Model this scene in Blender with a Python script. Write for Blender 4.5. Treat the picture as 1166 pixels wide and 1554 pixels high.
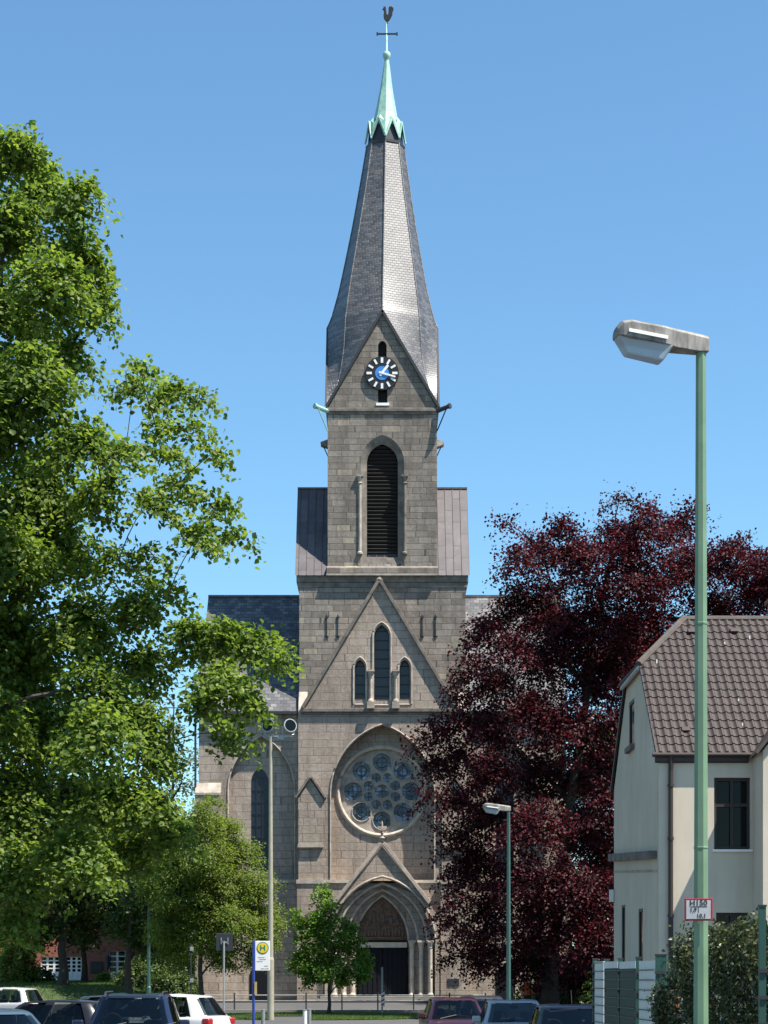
import bpy, bmesh, math, random
import numpy as np
from mathutils import Vector, Matrix
from mathutils.geometry import tessellate_polygon
PI = math.pi
S = bpy.context.scene
for o in list(bpy.data.objects): bpy.data.objects.remove(o)

# ------------------------------------------------------------------ camera, sky, sun
EYE, F, HOR, CX = 1.9, 3000.0, 1485.0, 583.0
cam = bpy.data.cameras.new("camera"); co = bpy.data.objects.new("camera", cam)
S.collection.objects.link(co); S.camera = co
co.location = (0, 0, EYE); co.rotation_euler = (PI/2, 0, 0)
cam.sensor_fit = 'VERTICAL'; cam.sensor_height = 24; cam.lens = F/1554*24
cam.shift_y = (HOR-777)/1554; cam.clip_end = 3000; cam.clip_start = 0.3
SUN = Vector((.42, -.22, .87)).normalized()
EL = math.asin(SUN.z); AZ = math.atan2(SUN.x, SUN.y)
w = bpy.data.worlds.new("World"); S.world = w; w.use_nodes = True
nt = w.node_tree; nt.nodes.clear()
sky = nt.nodes.new('ShaderNodeTexSky'); sky.sky_type = 'NISHITA'; sky.sun_disc = False
sky.sun_elevation = EL; sky.sun_rotation = AZ; sky.air_density = 1.0; sky.dust_density = .1; sky.ozone_density = 5
sky.altitude = 0
bg = nt.nodes.new('ShaderNodeBackground'); bg.inputs[1].default_value = 0.093
wo = nt.nodes.new('ShaderNodeOutputWorld')
tint = nt.nodes.new('ShaderNodeMix'); tint.data_type = 'RGBA'; tint.blend_type = 'MULTIPLY'; tint.inputs[0].default_value = 1; tint.inputs[7].default_value = (.80, 1.0, .97, 1)
nt.links.new(sky.outputs[0], tint.inputs[6]); nt.links.new(tint.outputs[2], bg.inputs[0]); nt.links.new(bg.outputs[0], wo.inputs[0])
sl = bpy.data.lights.new("sun", 'SUN'); sl.energy = 5.0; sl.angle = math.radians(.5); sl.color = (1, .94, .85)
so = bpy.data.objects.new("sun", sl); S.collection.objects.link(so)
so.rotation_euler = SUN.to_track_quat('Z', 'Y').to_euler(); so.location = (30, -30, 60)
S.view_settings.view_transform = 'Standard'; S.view_settings.look = 'None'
S.view_settings.exposure = 1.15; S.view_settings.gamma = 1
S.render.engine = 'CYCLES'; S.cycles.max_bounces = 6; S.cycles.transparent_max_bounces = 8

# ------------------------------------------------------------------ helpers
def c(px, D): return (px-CX)*D/F
def h(py, D): return EYE+(HOR-py)*D/F
def sm(t): t = max(0, min(1, t)); return t*t*(3-2*t)
def lin(t): return max(0, min(1, t))
def ground_z(x, y):
    z = .25*lin((y-75)/22)+.40*sm((y-97)/6)
    z += 1.05*sm((-x-9.5)/5)*sm((y-88)/22)*sm((160-y)/30)
    return z
def thing(name, label, cat, loc=(0, 0, 0), rz=0, group=None):
    o = bpy.data.objects.new(name, None); S.collection.objects.link(o)
    o.location = loc; o.rotation_euler = (0, 0, rz); o['label'] = label; o['category'] = cat
    o.empty_display_size = .3
    if group: o['group'] = group
    return o
def tag(o, label, cat, group=None):
    o['label'] = label; o['category'] = cat
    if group: o['group'] = group
    return o
def link(name, me, mat, parent=None, world=True, smooth=False):
    o = bpy.data.objects.new(name, me); S.collection.objects.link(o)
    if mat is not None:
        for m_ in (mat if isinstance(mat, (list, tuple)) else [mat]): me.materials.append(m_)
    if smooth:
        me.polygons.foreach_set('use_smooth', [True]*len(me.polygons))
    if parent:
        o.parent = parent
        if world:
            L = Vector(); p = parent
            while p: L += p.location; p = p.parent
            o.location = -L
    return o
class B:
    def __init__(s): s.bm = bmesh.new()
    def box(s, x0, x1, y0, y1, z0, z1):
        v = [s.bm.verts.new(p) for p in ((x0,y0,z0),(x1,y0,z0),(x1,y1,z0),(x0,y1,z0),(x0,y0,z1),(x1,y0,z1),(x1,y1,z1),(x0,y1,z1))]
        for f in ((0,3,2,1),(4,5,6,7),(0,1,5,4),(1,2,6,5),(2,3,7,6),(3,0,4,7)): s.bm.faces.new([v[i] for i in f])
        return s
    def pbox(s, a0, a1, b0, b1, D0, D1, ref=None):   # box from pixel extents measured at the front distance
        r = ref or D0
        return s.box(c(a0, r), c(a1, r), D0, D1, h(b1, r), h(b0, r))
    def prism(s, outer, holes, y0, y1, back=True):    # polygon with holes in XZ extruded from y0 to y1
        loops = [outer]+list(holes)
        fr = [[s.bm.verts.new((x, y0, z)) for x, z in lp] for lp in loops]
        bk = [[s.bm.verts.new((x, y1, z)) for x, z in lp] for lp in loops]
        tr = tessellate_polygon([[Vector((x, z, 0)) for x, z in lp] for lp in loops])
        ff = [v for l in fr for v in l]; bb = [v for l in bk for v in l]
        for t in tr:
            try: s.bm.faces.new([ff[i] for i in t])
            except ValueError: pass
            if back:
                try: s.bm.faces.new([bb[i] for i in reversed(t)])
                except ValueError: pass
        for l0, l1 in zip(fr, bk):
            n = len(l0)
            for i in range(n): s.bm.faces.new((l0[i], l0[(i+1) % n], l1[(i+1) % n], l1[i]))
        return s
    def splay(s, A, ya, Bp, yb, closed=True):
        a = [s.bm.verts.new((x, ya, z)) for x, z in A]; b = [s.bm.verts.new((x, yb, z)) for x, z in Bp]
        n = len(a)
        for i in range(n if closed else n-1): s.bm.faces.new((a[i], a[(i+1) % n], b[(i+1) % n], b[i]))
        return s
    def tube(s, pts, rad, n=10, cap=True):
        pts = [Vector(p) for p in pts]; rings = []
        if not hasattr(rad, '__len__'): rad = [rad]*len(pts)
        for i, p in enumerate(pts):
            d = (pts[min(i+1, len(pts)-1)]-pts[max(i-1, 0)]).normalized()
            u = d.cross(Vector((0, 0, 1)) if abs(d.z) < .95 else Vector((1, 0, 0))).normalized(); v = d.cross(u)
            rings.append([s.bm.verts.new(p+rad[i]*(u*math.cos(2*PI*k/n)+v*math.sin(2*PI*k/n))) for k in range(n)])
        for a, b in zip(rings, rings[1:]):
            for k in range(n): s.bm.faces.new((a[k], a[(k+1) % n], b[(k+1) % n], b[k]))
        if cap: s.bm.faces.new(rings[0]); s.bm.faces.new(rings[-1])
        return s
    def lathe(s, x, y, prof, n=16, cap=True):      # profile (r, z)
        rings = [[s.bm.verts.new((x+r*math.cos(2*PI*k/n), y+r*math.sin(2*PI*k/n), z)) for k in range(n)] for r, z in prof]
        for a, b in zip(rings, rings[1:]):
            for k in range(n): s.bm.faces.new((a[k], a[(k+1) % n], b[(k+1) % n], b[k]))
        if cap: s.bm.faces.new(rings[0]); s.bm.faces.new(rings[-1])
        return s
    def ydisc(s, x, z, r, y0, y1, n=32):           # disc lying in the XZ plane
        P = [(x+r*math.cos(2*PI*k/n), z+r*math.sin(2*PI*k/n)) for k in range(n)]
        return s.prism(P, [], y0, y1)
    def bar(s, p, q, wd, th, up=(0, 0, 1)):        # rectangular bar from p to q, wd across (side), th along 'up'
        p = Vector(p); q = Vector(q); d = (q-p).normalized(); u = d.cross(Vector(up)).normalized(); v = u.cross(d)
        vs = []
        for P in (p, q):
            for a, b in ((-1,-1),(1,-1),(1,1),(-1,1)): vs.append(s.bm.verts.new(P+u*a*wd/2+v*b*th/2))
        for f in ((0,1,2,3),(7,6,5,4),(0,4,5,1),(1,5,6,2),(2,6,7,3),(3,7,4,0)): s.bm.faces.new([vs[i] for i in f])
        return s
    def poly(s, pts): s.bm.faces.new([s.bm.verts.new(p) for p in pts]); return s
    def make(s, name, mat, parent=None, smooth=False, bevel=0, seg=2, world=True):
        bmesh.ops.recalc_face_normals(s.bm, faces=s.bm.faces)
        me = bpy.data.meshes.new(name); s.bm.to_mesh(me); s.bm.free()
        o = link(name, me, mat, parent, world, smooth)
        if bevel:
            m = o.modifiers.new('bevel', 'BEVEL'); m.width = bevel; m.segments = seg; m.limit_method = 'ANGLE'
        return o
def arch(cx, hw, spring, apex, bottom, D, n=9):     # pointed arch outline in pixels at distance D
    H = spring-apex; R = (H*H+hw*hw)/(2*hw); P = []
    P.append((cx-hw, bottom)); 
    a1 = math.acos(max(-1, min(1, (R-hw)/R)))
    for i in range(n+1):
        a = a1*i/n; P.append((cx-hw+R-R*math.cos(a), spring-R*math.sin(a)))
    for i in range(n-1, -1, -1):
        a = a1*i/n; P.append((cx+hw-R+R*math.cos(a), spring-R*math.sin(a)))
    P.append((cx+hw, bottom))
    return [(c(x, D), h(y, D)) for x, y in P]
def rect(a0, a1, b0, b1, D): return [(c(a0, D), h(b1, D)), (c(a0, D), h(b0, D)), (c(a1, D), h(b0, D)), (c(a1, D), h(b1, D))]
def text_mesh(name, body, size, mat, parent, loc, rot=(PI/2, 0, 0), bold=0, align='CENTER'):
    cu = bpy.data.curves.new(name, 'FONT'); cu.body = body; cu.size = size; cu.align_x = align; cu.align_y = 'CENTER'
    cu.extrude = .002; cu.offset = bold; cu.resolution_u = 3
    t = bpy.data.objects.new('tmp', cu); S.collection.objects.link(t)
    bpy.context.view_layer.update()
    me = bpy.data.meshes.new_from_object(t); bpy.data.objects.remove(t)
    o = link(name, me, mat, parent, False); o.location = loc; o.rotation_euler = rot
    return o

# ------------------------------------------------------------------ materials
class N:
    def __init__(s, name):
        s.m = bpy.data.materials.new(name); s.m.use_nodes = True; s.t = s.m.node_tree
        s.b = s.t.nodes['Principled BSDF']; s.out = s.t.nodes['Material Output']
    def n(s, typ, **kw):
        x = s.t.nodes.new(typ)
        for k, v in kw.items():
            if isinstance(k, str) and k.startswith('i_'): x.inputs[int(k[2:]) if k[2:].isdigit() else k[2:]].default_value = v
            else: setattr(x, k, v)
        return x
    def l(s, a, b): s.t.links.new(a, b)
    def ramp(s, src, stops, const=False):
        r = s.n('ShaderNodeValToRGB'); e = r.color_ramp.elements
        if const: r.color_ramp.interpolation = 'CONSTANT'
        while len(e) < len(stops): e.new(.5)
        for k, (p, col) in enumerate(stops): e[k].position = p; e[k].color = tuple(col)+(1,) if len(col) == 3 else col
        s.l(src, r.inputs[0]); return r
    def noise(s, vec, scale, detail=4, rough=.6):
        x = s.n('ShaderNodeTexNoise'); x.inputs['Scale'].default_value = scale; x.inputs['Detail'].default_value = detail
        x.inputs['Roughness'].default_value = rough
        if vec is not None: s.l(vec, x.inputs['Vector'])
        return x
    def mix(s, fac, a, b, mode='MIX'):
        x = s.n('ShaderNodeMix', data_type='RGBA', blend_type=mode)
        for sock, v in ((x.inputs[0], fac), (x.inputs[6], a), (x.inputs[7], b)):
            if hasattr(v, 'links'): s.l(v, sock)
            elif isinstance(v, (int, float)): sock.default_value = v
            else: sock.default_value = tuple(v)+(1,) if len(v) == 3 else v
        return x.outputs[2]
    def math(s, op, a, b=0.0, c_=0.0):
        x = s.n('ShaderNodeMath', operation=op)
        for i, v in enumerate((a, b, c_)):
            if hasattr(v, 'links'): s.l(v, x.inputs[i])
            else: x.inputs[i].default_value = v
        return x.outputs[0]
    def bump(s, hgt, strength=.5, dist=.02):
        x = s.n('ShaderNodeBump'); x.inputs['Strength'].default_value = strength; x.inputs['Distance'].default_value = dist
        s.l(hgt, x.inputs['Height']); s.l(x.outputs[0], s.b.inputs['Normal']); return x
    def pos(s): return s.n('ShaderNodeNewGeometry').outputs['Position']
def simple(name, col, rough=.6, metal=0, var=.12, scale=3, spec=None, coat=0, obj=False):
    n = N(name); 
    vec = n.n('ShaderNodeTexCoord').outputs['Object'] if obj else n.pos()
    z = n.noise(vec, scale, 5)
    r = n.ramp(z.outputs[0], [(.3, [x*(1-var) for x in col]), (.7, [min(1, x*(1+var)) for x in col])])
    n.l(r.outputs[0], n.b.inputs['Base Color']); n.b.inputs['Roughness'].default_value = rough; n.b.inputs['Metallic'].default_value = metal
    if coat: n.b.inputs['Coat Weight'].default_value = coat; n.b.inputs['Coat Roughness'].default_value = .04
    if spec is not None: n.b.inputs['Specular IOR Level'].default_value = spec
    return n.m
def masonry(name, cols, mortar, bw=.8, bh=.33, pale=None, msize=.012, stain=.5, bstr=.6, rough=.9, jitter=.5):
    n = N(name); sep = n.n('ShaderNodeSeparateXYZ'); n.l(n.pos(), sep.inputs[0])
    x = n.math('ADD', sep.outputs[0], sep.outputs[1]); z = sep.outputs[2]
    row = n.math('FLOOR', n.math('DIVIDE', z, bh))
    wn = n.n('ShaderNodeTexWhiteNoise', noise_dimensions='1D'); n.l(row, wn.inputs['W'])
    xs = n.math('MULTIPLY_ADD', wn.outputs[0], jitter*3, x)
    wv = n.noise(n.pos(), .9, 2)           # slightly wavering joints
    z2 = n.math('MULTIPLY_ADD', wv.outputs[0], .03, z)
    # width of stones drifts along each course
    cmb0 = n.n('ShaderNodeCombineXYZ'); n.l(xs, cmb0.inputs[0]); n.l(n.math('MULTIPLY', row, 7.3), cmb0.inputs[1])
    wn2 = n.noise(cmb0.outputs[0], 1.1, 1)
    xs = n.math('MULTIPLY_ADD', wn2.outputs[0], bw*1.3, xs)
    cmb = n.n('ShaderNodeCombineXYZ'); n.l(xs, cmb.inputs[0]); n.l(z2, cmb.inputs[1])
    br = n.n('ShaderNodeTexBrick'); n.l(cmb.outputs[0], br.inputs['Vector'])
    br.inputs['Scale'].default_value = 1; br.inputs['Brick Width'].default_value = bw; br.inputs['Row Height'].default_value = bh
    br.inputs['Mortar Size'].default_value = msize; br.inputs['Mortar Smooth'].default_value = .3; br.inputs['Bias'].default_value = 0
    br.inputs['Color1'].default_value = (0, 0, 0, 1); br.inputs['Color2'].default_value = (1, 1, 1, 1); br.inputs['Mortar'].default_value = (.5, .5, .5, 1)
    st = [(i/max(1, len(cols)-1)*.9, cc) for i, cc in enumerate(cols)]
    if pale: st += [(.93, cols[-1]), (.96, pale)]
    r = n.ramp(br.outputs['Color'], st)
    st1 = n.noise(n.pos(), 6, 6, .7)
    col = n.mix(.75, r.outputs[0], n.ramp(st1.outputs[0], [(.25, (.62, .6, .6)), (.75, (1.3, 1.3, 1.28))]).outputs[0], 'MULTIPLY')
    mp = n.n('ShaderNodeMapping'); n.l(n.pos(), mp.inputs[0]); mp.inputs['Scale'].default_value = (.9, .9, .14)
    st2 = n.noise(mp.outputs[0], 1.2, 5, .65)
    col = n.mix(stain, col, n.ramp(st2.outputs[0], [(.32, (.5, .48, .47)), (.6, (1.12, 1.1, 1.08))]).outputs[0], 'MULTIPLY')
    col = n.mix(br.outputs['Fac'], col, mortar)
    n.l(col, n.b.inputs['Base Color']); n.b.inputs['Roughness'].default_value = rough; n.b.inputs['Specular IOR Level'].default_value = .2
    hgt = n.math('MULTIPLY_ADD', br.outputs['Fac'], -1, n.math('MULTIPLY', st1.outputs[0], .9))
    n.bump(hgt, bstr, .03); return n.m
def slate(name, cols, bw=.24, bh=.13, metal=0, rough=.42, sx=1, spec=.6, wave=1.0, ior=1.5):
    n = N(name); sep = n.n('ShaderNodeSeparateXYZ'); n.l(n.pos(), sep.inputs[0])
    x = n.math('MULTIPLY_ADD', sep.outputs[1], sx, sep.outputs[0]); z = n.math('ADD', sep.outputs[2], n.math('MULTIPLY', n.noise(n.pos(), .8, 2).outputs[0], .12))
    cmb = n.n('ShaderNodeCombineXYZ'); n.l(x, cmb.inputs[0]); n.l(z, cmb.inputs[1])
    br = n.n('ShaderNodeTexBrick'); n.l(cmb.outputs[0], br.inputs['Vector'])
    br.inputs['Scale'].default_value = 1; br.inputs['Brick Width'].default_value = bw; br.inputs['Row Height'].default_value = bh
    br.inputs['Mortar Size'].default_value = .014; br.inputs['Mortar Smooth'].default_value = .6
    br.inputs['Color1'].default_value = (0, 0, 0, 1); br.inputs['Color2'].default_value = (1, 1, 1, 1)
    r = n.ramp(br.outputs['Color'], [(0, cols[0]), (.5, cols[1]), (1, cols[2])])
    ns = n.noise(n.pos(), 1.3, 6, .7)
    col = n.mix(.8, r.outputs[0], n.ramp(ns.outputs[0], [(.3, (.7, .7, .72)), (.7, (1.25, 1.22, 1.2))]).outputs[0], 'MULTIPLY')
    col = n.mix(br.outputs['Fac'], col, [v*.4 for v in cols[0]])
    n.l(col, n.b.inputs['Base Color']); n.b.inputs['Roughness'].default_value = rough; n.b.inputs['Specular IOR Level'].default_value = spec; n.b.inputs['IOR'].default_value = ior
    # each slate is a little wedge: saw-tooth height within its course
    saw = n.math('FRACT', n.math('DIVIDE', z, bh))
    hgt = n.math('ADD', n.math('MULTIPLY', saw, -.6), n.math('MULTIPLY_ADD', br.outputs['Fac'], -1, n.math('MULTIPLY', br.outputs['Color'], .5)))
    n.bump(hgt, .45, .02); return n.m
def leafmat(name, cols, trans=.35, rough=.5, tcol=None, spec=.3):
    n = N(name); g = n.n('ShaderNodeNewGeometry')
    r = n.ramp(g.outputs['Random Per Island'], [(i/(len(cols)-1), cc) for i, cc in enumerate(cols)])
    z = n.noise(g.outputs['Position'], .5, 3)
    col = n.mix(.6, r.outputs[0], n.ramp(z.outputs[0], [(.3, (.7, .75, .7)), (.7, (1.25, 1.2, 1.1))]).outputs[0], 'MULTIPLY')
    n.l(col, n.b.inputs['Base Color']); n.b.inputs['Roughness'].default_value = rough; n.b.inputs['Specular IOR Level'].default_value = spec
    tr = n.n('ShaderNodeBsdfTranslucent'); tc = n.mix(1.0, col, tcol or (1.5, 1.5, .8), 'MULTIPLY'); n.l(tc, tr.inputs[0])
    mx = n.n('ShaderNodeMixShader'); mx.inputs[0].default_value = trans
    n.l(n.b.outputs[0], mx.inputs[1]); n.l(tr.outputs[0], mx.inputs[2]); n.l(mx.outputs[0], n.out.inputs[0]); return n.m
def glassmat(name, col=(.02, .03, .04), rough=.06, var=0, spec=.7):
    n = N(name); n.b.inputs['Base Color'].default_value = (*col, 1); n.b.inputs['Roughness'].default_value = rough
    n.b.inputs['Specular IOR Level'].default_value = spec
    if var:
        v = n.n('ShaderNodeTexVoronoi'); v.inputs['Scale'].default_value = 3.2; n.l(n.pos(), v.inputs['Vector'])
        sep = n.n('ShaderNodeSeparateColor'); n.l(v.outputs['Color'], sep.inputs[0])
        r = n.ramp(sep.outputs[0], [(0, (.003,.004,.01)), (.5, (.01,.02,.05)), (.8, (.05,.1,.19)), (1, (.26,.34,.46))]); v.inputs['Scale'].default_value = 4.5  # pale stops put bright highlights into the glass colour
        n.l(r.outputs[0], n.b.inputs['Base Color']); n.b.inputs['Roughness'].default_value = .25
    return n.m
M = {}
M['stone_up'] = masonry('dark sandstone', [(0.178,0.156,0.135),(0.208,0.183,0.158),(0.234,0.206,0.179),(0.260,0.230,0.199)], (.09,.08,.07), .82, .335, pale=(.32,.28,.22), stain=.75, msize=.016)
M['stone_low'] = masonry('warm sandstone', [(0.312,0.258,0.214),(0.342,0.284,0.237),(0.369,0.307,0.255),(0.348,0.295,0.247)], (.17,.14,.115), .78, .42, pale=(.33,.285,.225), stain=.6, msize=.015)
M['stone_trim'] = simple('dressed stone', (.36,.31,.26), .85, var=.35, scale=2.5, spec=.2)
M['stone_trimd'] = simple('weathered coping', (.16,.138,.118), .85, var=.4, scale=2.5, spec=.2)
M['stone_pale'] = simple('pale dressed stone', (.46,.40,.33), .85, var=.25, scale=3, spec=.2)
M['slate'] = slate('slate', [(.042,.040,.041),(.072,.068,.067),(.125,.118,.113)], .26, .14, rough=.48, sx=.35, spec=.9, ior=1.54)
M['slate_roof'] = slate('slate roof', [(.06,.06,.065),(.10,.10,.105),(.17,.17,.17)], .34, .2, rough=.5, sx=0, spec=.5, ior=1.45)
M['patina'] = simple('copper patina', (.27,.46,.38), .55, var=.25, scale=4)
def seam():
    n = N('aged copper sheet'); sep = n.n('ShaderNodeSeparateXYZ'); n.l(n.pos(), sep.inputs[0])
    cmb = n.n('ShaderNodeCombineXYZ'); n.l(sep.outputs[2], cmb.inputs[0]); n.l(sep.outputs[0], cmb.inputs[1])
    br = n.n('ShaderNodeTexBrick'); n.l(cmb.outputs[0], br.inputs['Vector']); br.inputs['Scale'].default_value = 1
    br.inputs['Brick Width'].default_value = 1.5; br.inputs['Row Height'].default_value = .42; br.inputs['Mortar Size'].default_value = .012
    br.inputs['Color1'].default_value = (.078,.066,.068,1); br.inputs['Color2'].default_value = (.105,.092,.095,1); br.inputs['Mortar'].default_value = (.04,.03,.03,1)
    ns = n.noise(n.pos(), 1.6, 6, .7)
    col = n.mix(.8, br.outputs[0], n.ramp(ns.outputs[0], [(.35, (.75,.72,.72)), (.6, (1.1,1.1,1.12)), (.75, (1.7,1.75,1.8))]).outputs[0], 'MULTIPLY')
    n.l(col, n.b.inputs['Base Color']); n.b.inputs['Roughness'].default_value = .5; n.bump(br.outputs['Fac'], .6, .02); return n.m
M['copper'] = seam()
M['lead'] = simple('dark metal', (.035,.037,.042), .5, .3)
M['iron'] = simple('black iron', (.012,.012,.014), .5, .2)
M['glass_church'] = glassmat('leaded church glass', var=1)
M['glass_lancet'] = glassmat('plain church glass', (.012,.018,.03), .3, spec=.5)
M['glass'] = glassmat('window glass', (.006,.009,.008), .05, spec=.14)
M['louvre'] = simple('louvre boards', (.03,.026,.024), .8)
M['black'] = simple('dark interior', (.006,.006,.007), .95)
M['door'] = simple('church door wood', (.004,.005,.009), .7, spec=.2)
M['tymp'] = simple('carved relief stone', (.13,.08,.055), .85, var=.5, scale=9)
M['white'] = simple('white paint', (.78,.78,.76), .55, var=.05)
M['blue'] = simple('clock blue', (.05,.22,.6), .4, var=.06)
M['sign_green'] = simple('sign green', (.03,.2,.1), .4, var=.02)
M['sign_yellow'] = simple('sign yellow', (.75,.55,.03), .4, var=.02)
M['red'] = simple('sign red', (.3,.02,.035), .45, var=.08)
M['signblue'] = simple('sign post blue', (.02,.045,.25), .4, var=.1)
M['grey_metal'] = simple('galvanised metal', (.33,.34,.34), .45, .5, var=.15)
M['textgrey'] = simple('print grey', (.3,.3,.32), .5)
M['polegreen'] = simple('pale green pole paint', (.135,.22,.13), .45, var=.16, scale=2.2)
M['poledark'] = simple('dark green pole paint', (.035,.09,.075), .45, var=.1, scale=6)
M['polebeige'] = simple('beige pole paint', (.32,.29,.21), .5, var=.12)
def lampshell():
    n = N('weathered lamp shell'); mp = n.n('ShaderNodeMapping'); n.l(n.n('ShaderNodeTexCoord').outputs['Object'], mp.inputs[0]); mp.inputs['Scale'].default_value = (7, 7, 2)
    z = n.noise(mp.outputs[0], 1.2, 6, .7)
    r = n.ramp(z.outputs[0], [(.35, (.09,.085,.075)), (.5, (.2,.185,.165)), (.65, (.3,.28,.25))]); n.l(r.outputs[0], n.b.inputs['Base Color'])
    n.b.inputs['Roughness'].default_value = .6; return n.m
M['lampshell'] = lampshell()
def frosted():
    n = N('frosted lamp bowl'); n.b.inputs['Base Color'].default_value = (.5,.56,.6,1); n.b.inputs['Roughness'].default_value = .15
    n.b.inputs['Transmission Weight'].default_value = .35; n.b.inputs['IOR'].default_value = 1.1; return n.m
M['bowl'] = frosted()
M['stucco'] = simple('cream stucco', (.66,.60,.51), .85, var=.06, scale=1.5, spec=.2)
def stucco():
    n = N('painted stucco'); z = n.noise(n.pos(), 60, 3); y = n.noise(n.pos(), .7, 6)
    mp = n.n('ShaderNodeMapping'); n.l(n.pos(), mp.inputs[0]); mp.inputs['Scale'].default_value = (2.5, 2.5, .3)
    st = n.noise(mp.outputs[0], 1.3, 5, .7)
    col = n.mix(.5, n.ramp(y.outputs[0], [(.3, (.52,.45,.355)), (.7, (.61,.535,.425))]).outputs[0], n.ramp(st.outputs[0], [(.3, (.8,.79,.77)), (.6, (1.03,1.03,1.02))]).outputs[0], 'MULTIPLY')
    n.l(col, n.b.inputs['Base Color']); n.b.inputs['Roughness'].default_value = .9; n.b.inputs['Specular IOR Level'].default_value = .2
    n.bump(z.outputs[0], .25, .01); return n.m
M['stucco'] = stucco()
def tilemat():
    n = N('brown roof tile'); g = n.n('ShaderNodeNewGeometry'); z = n.noise(g.outputs['Position'], 5, 5, .7); z2 = n.noise(g.outputs['Position'], .8, 3)
    col = n.mix(.5, n.ramp(z.outputs[0], [(.3, (.022,.014,.0115)), (.7, (.045,.030,.025))]).outputs[0], n.ramp(z2.outputs[0], [(.3, (.8,.8,.8)), (.7, (1.2,1.2,1.2))]).outputs[0], 'MULTIPLY')
    n.l(col, n.b.inputs['Base Color']); n.b.inputs['Roughness'].default_value = .6; return n.m
M['tile'] = tilemat()
M['ridge'] = simple('ridge tile', (.07,.055,.047), .8, var=.3)
M['fascia'] = simple('dark brown fascia', (.03,.018,.015), .6)
M['brick'] = masonry('red brick', [(.26,.075,.05),(.3,.09,.06),(.34,.105,.07)], (.22,.15,.12), .25, .08, stain=.3, bstr=.3, msize=.01, jitter=.1)
M['bark'] = simple('bark', (.045,.035,.027), .95, var=.4, scale=6)
M['asphalt'] = None
def asphalt(name, a, b, sc=40):
    n = N(name); z = n.noise(n.pos(), sc, 5, .7); y = n.noise(n.pos(), .35, 5)
    col = n.mix(.6, n.ramp(z.outputs[0], [(.3, a), (.7, b)]).outputs[0], n.ramp(y.outputs[0], [(.3, (.75,.75,.75)), (.7, (1.25,1.25,1.25))]).outputs[0], 'MULTIPLY')
    n.l(col, n.b.inputs['Base Color']); n.b.inputs['Roughness'].default_value = .9; n.bump(z.outputs[0], .4, .01); return n.m
M['asphalt'] = asphalt('asphalt', (.05,.05,.052), (.085,.083,.08))
M['paving'] = asphalt('pavement', (.16,.15,.135), (.22,.21,.19), 20)
M['soil'] = asphalt('lawn soil', (.03,.05,.015), (.06,.09,.025), 12)
M['grass'] = leafmat('grass blades', [(.05,.10,.02),(.09,.15,.03),(.13,.18,.05)], .3, .6)
M['maple'] = leafmat('maple leaves', [(.045,.085,.016),(.092,.155,.026),(.15,.215,.04),(.21,.27,.065)], .52)
M['lime'] = leafmat('lime leaves', [(.06,.12,.018),(.11,.21,.03),(.18,.28,.045)], .5)
M['hornbeam'] = leafmat('hornbeam leaves', [(.075,.115,.018),(.125,.18,.028),(.18,.23,.045)], .5)
M['shadegreen'] = leafmat('shaded maple leaves', [(.025,.05,.012),(.05,.085,.02),(.08,.12,.028)], .3)  # darker copy of the maple leaves, shade put into the colour
M['faleaf'] = leafmat('pale leaves', [(.09,.12,.05),(.12,.16,.07),(.16,.19,.09)], .3)
M['beech'] = leafmat('copper beech leaves', [(.012,.004,.006),(.026,.006,.009),(.062,.010,.015),(.125,.018,.026)], .27, .55, tcol=(1.6, .6, .6), spec=.2)
M['ivy'] = leafmat('hedge leaves', [(.025,.038,.012),(.045,.06,.02),(.075,.088,.032),(.12,.12,.06)], .2, .4)
def paint(name, col, metal=.0):
    n = N(name); n.b.inputs['Base Color'].default_value = (*col, 1); n.b.inputs['Metallic'].default_value = metal
    n.b.inputs['Roughness'].default_value = .28 if not metal else .35; n.b.inputs['Coat Weight'].default_value = .35; n.b.inputs['Coat Roughness'].default_value = .05
    return n.m
M['p_blue'] = paint('dark blue car paint', (.006,.010,.03)); M['p_white'] = paint('white car paint', (.50,.50,.50))
M['p_red'] = paint('dark red car paint', (.032,.003,.005)); M['p_silver'] = paint('silver car paint', (.40,.39,.38), .0)
M['p_black'] = paint('black car paint', (.012,.010,.012)); M['p_grey'] = paint('grey car paint', (.05,.052,.058), .4)
M['p_sky'] = paint('grey blue car paint', (.08,.12,.17), .4); M['p_navy'] = paint('navy car paint', (.003,.004,.010))
def carglass():
    n = N('car glass'); n.t.nodes.remove(n.b); tr = n.n('ShaderNodeBsdfTransparent'); tr.inputs[0].default_value = (.32,.36,.35,1); gl = n.n('ShaderNodeBsdfGlossy'); gl.inputs['Roughness'].default_value = .03
    fr = n.n('ShaderNodeFresnel'); fr.inputs[0].default_value = 1.42; mx = n.n('ShaderNodeMixShader'); n.l(fr.outputs[0], mx.inputs[0]); n.l(tr.outputs[0], mx.inputs[1]); n.l(gl.outputs[0], mx.inputs[2]); n.l(mx.outputs[0], n.out.inputs[0]); return n.m
M['carglass'] = carglass()
M['rubber'] = simple('rubber', (.015,.015,.015), .8); M['plastic'] = simple('black plastic', (.02,.02,.022), .6)
M['rim'] = simple('alloy rim', (.4,.4,.41), .3, .8); M['tail'] = paint('red lamp lens', (.35,.006,.01)); M['head'] = glassmat('headlamp lens', (.45,.48,.5), .08)
M['skin'] = simple('skin', (.45,.27,.19), .6, obj=True); M['orange'] = simple('orange shirt', (.65,.12,.03), .8, obj=True); M['maroon'] = simple('dark red shirt', (.22,.03,.04), .8, obj=True)
M['jeans'] = simple('dark jeans', (.02,.025,.05), .9, obj=True); M['hair'] = simple('dark hair', (.015,.01,.008), .6, obj=True)
M['screen_g'] = simple('green screen panel', (.012,.03,.025), .7); M['fence_g'] = simple('green fence post', (.012,.06,.045), .5)
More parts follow.
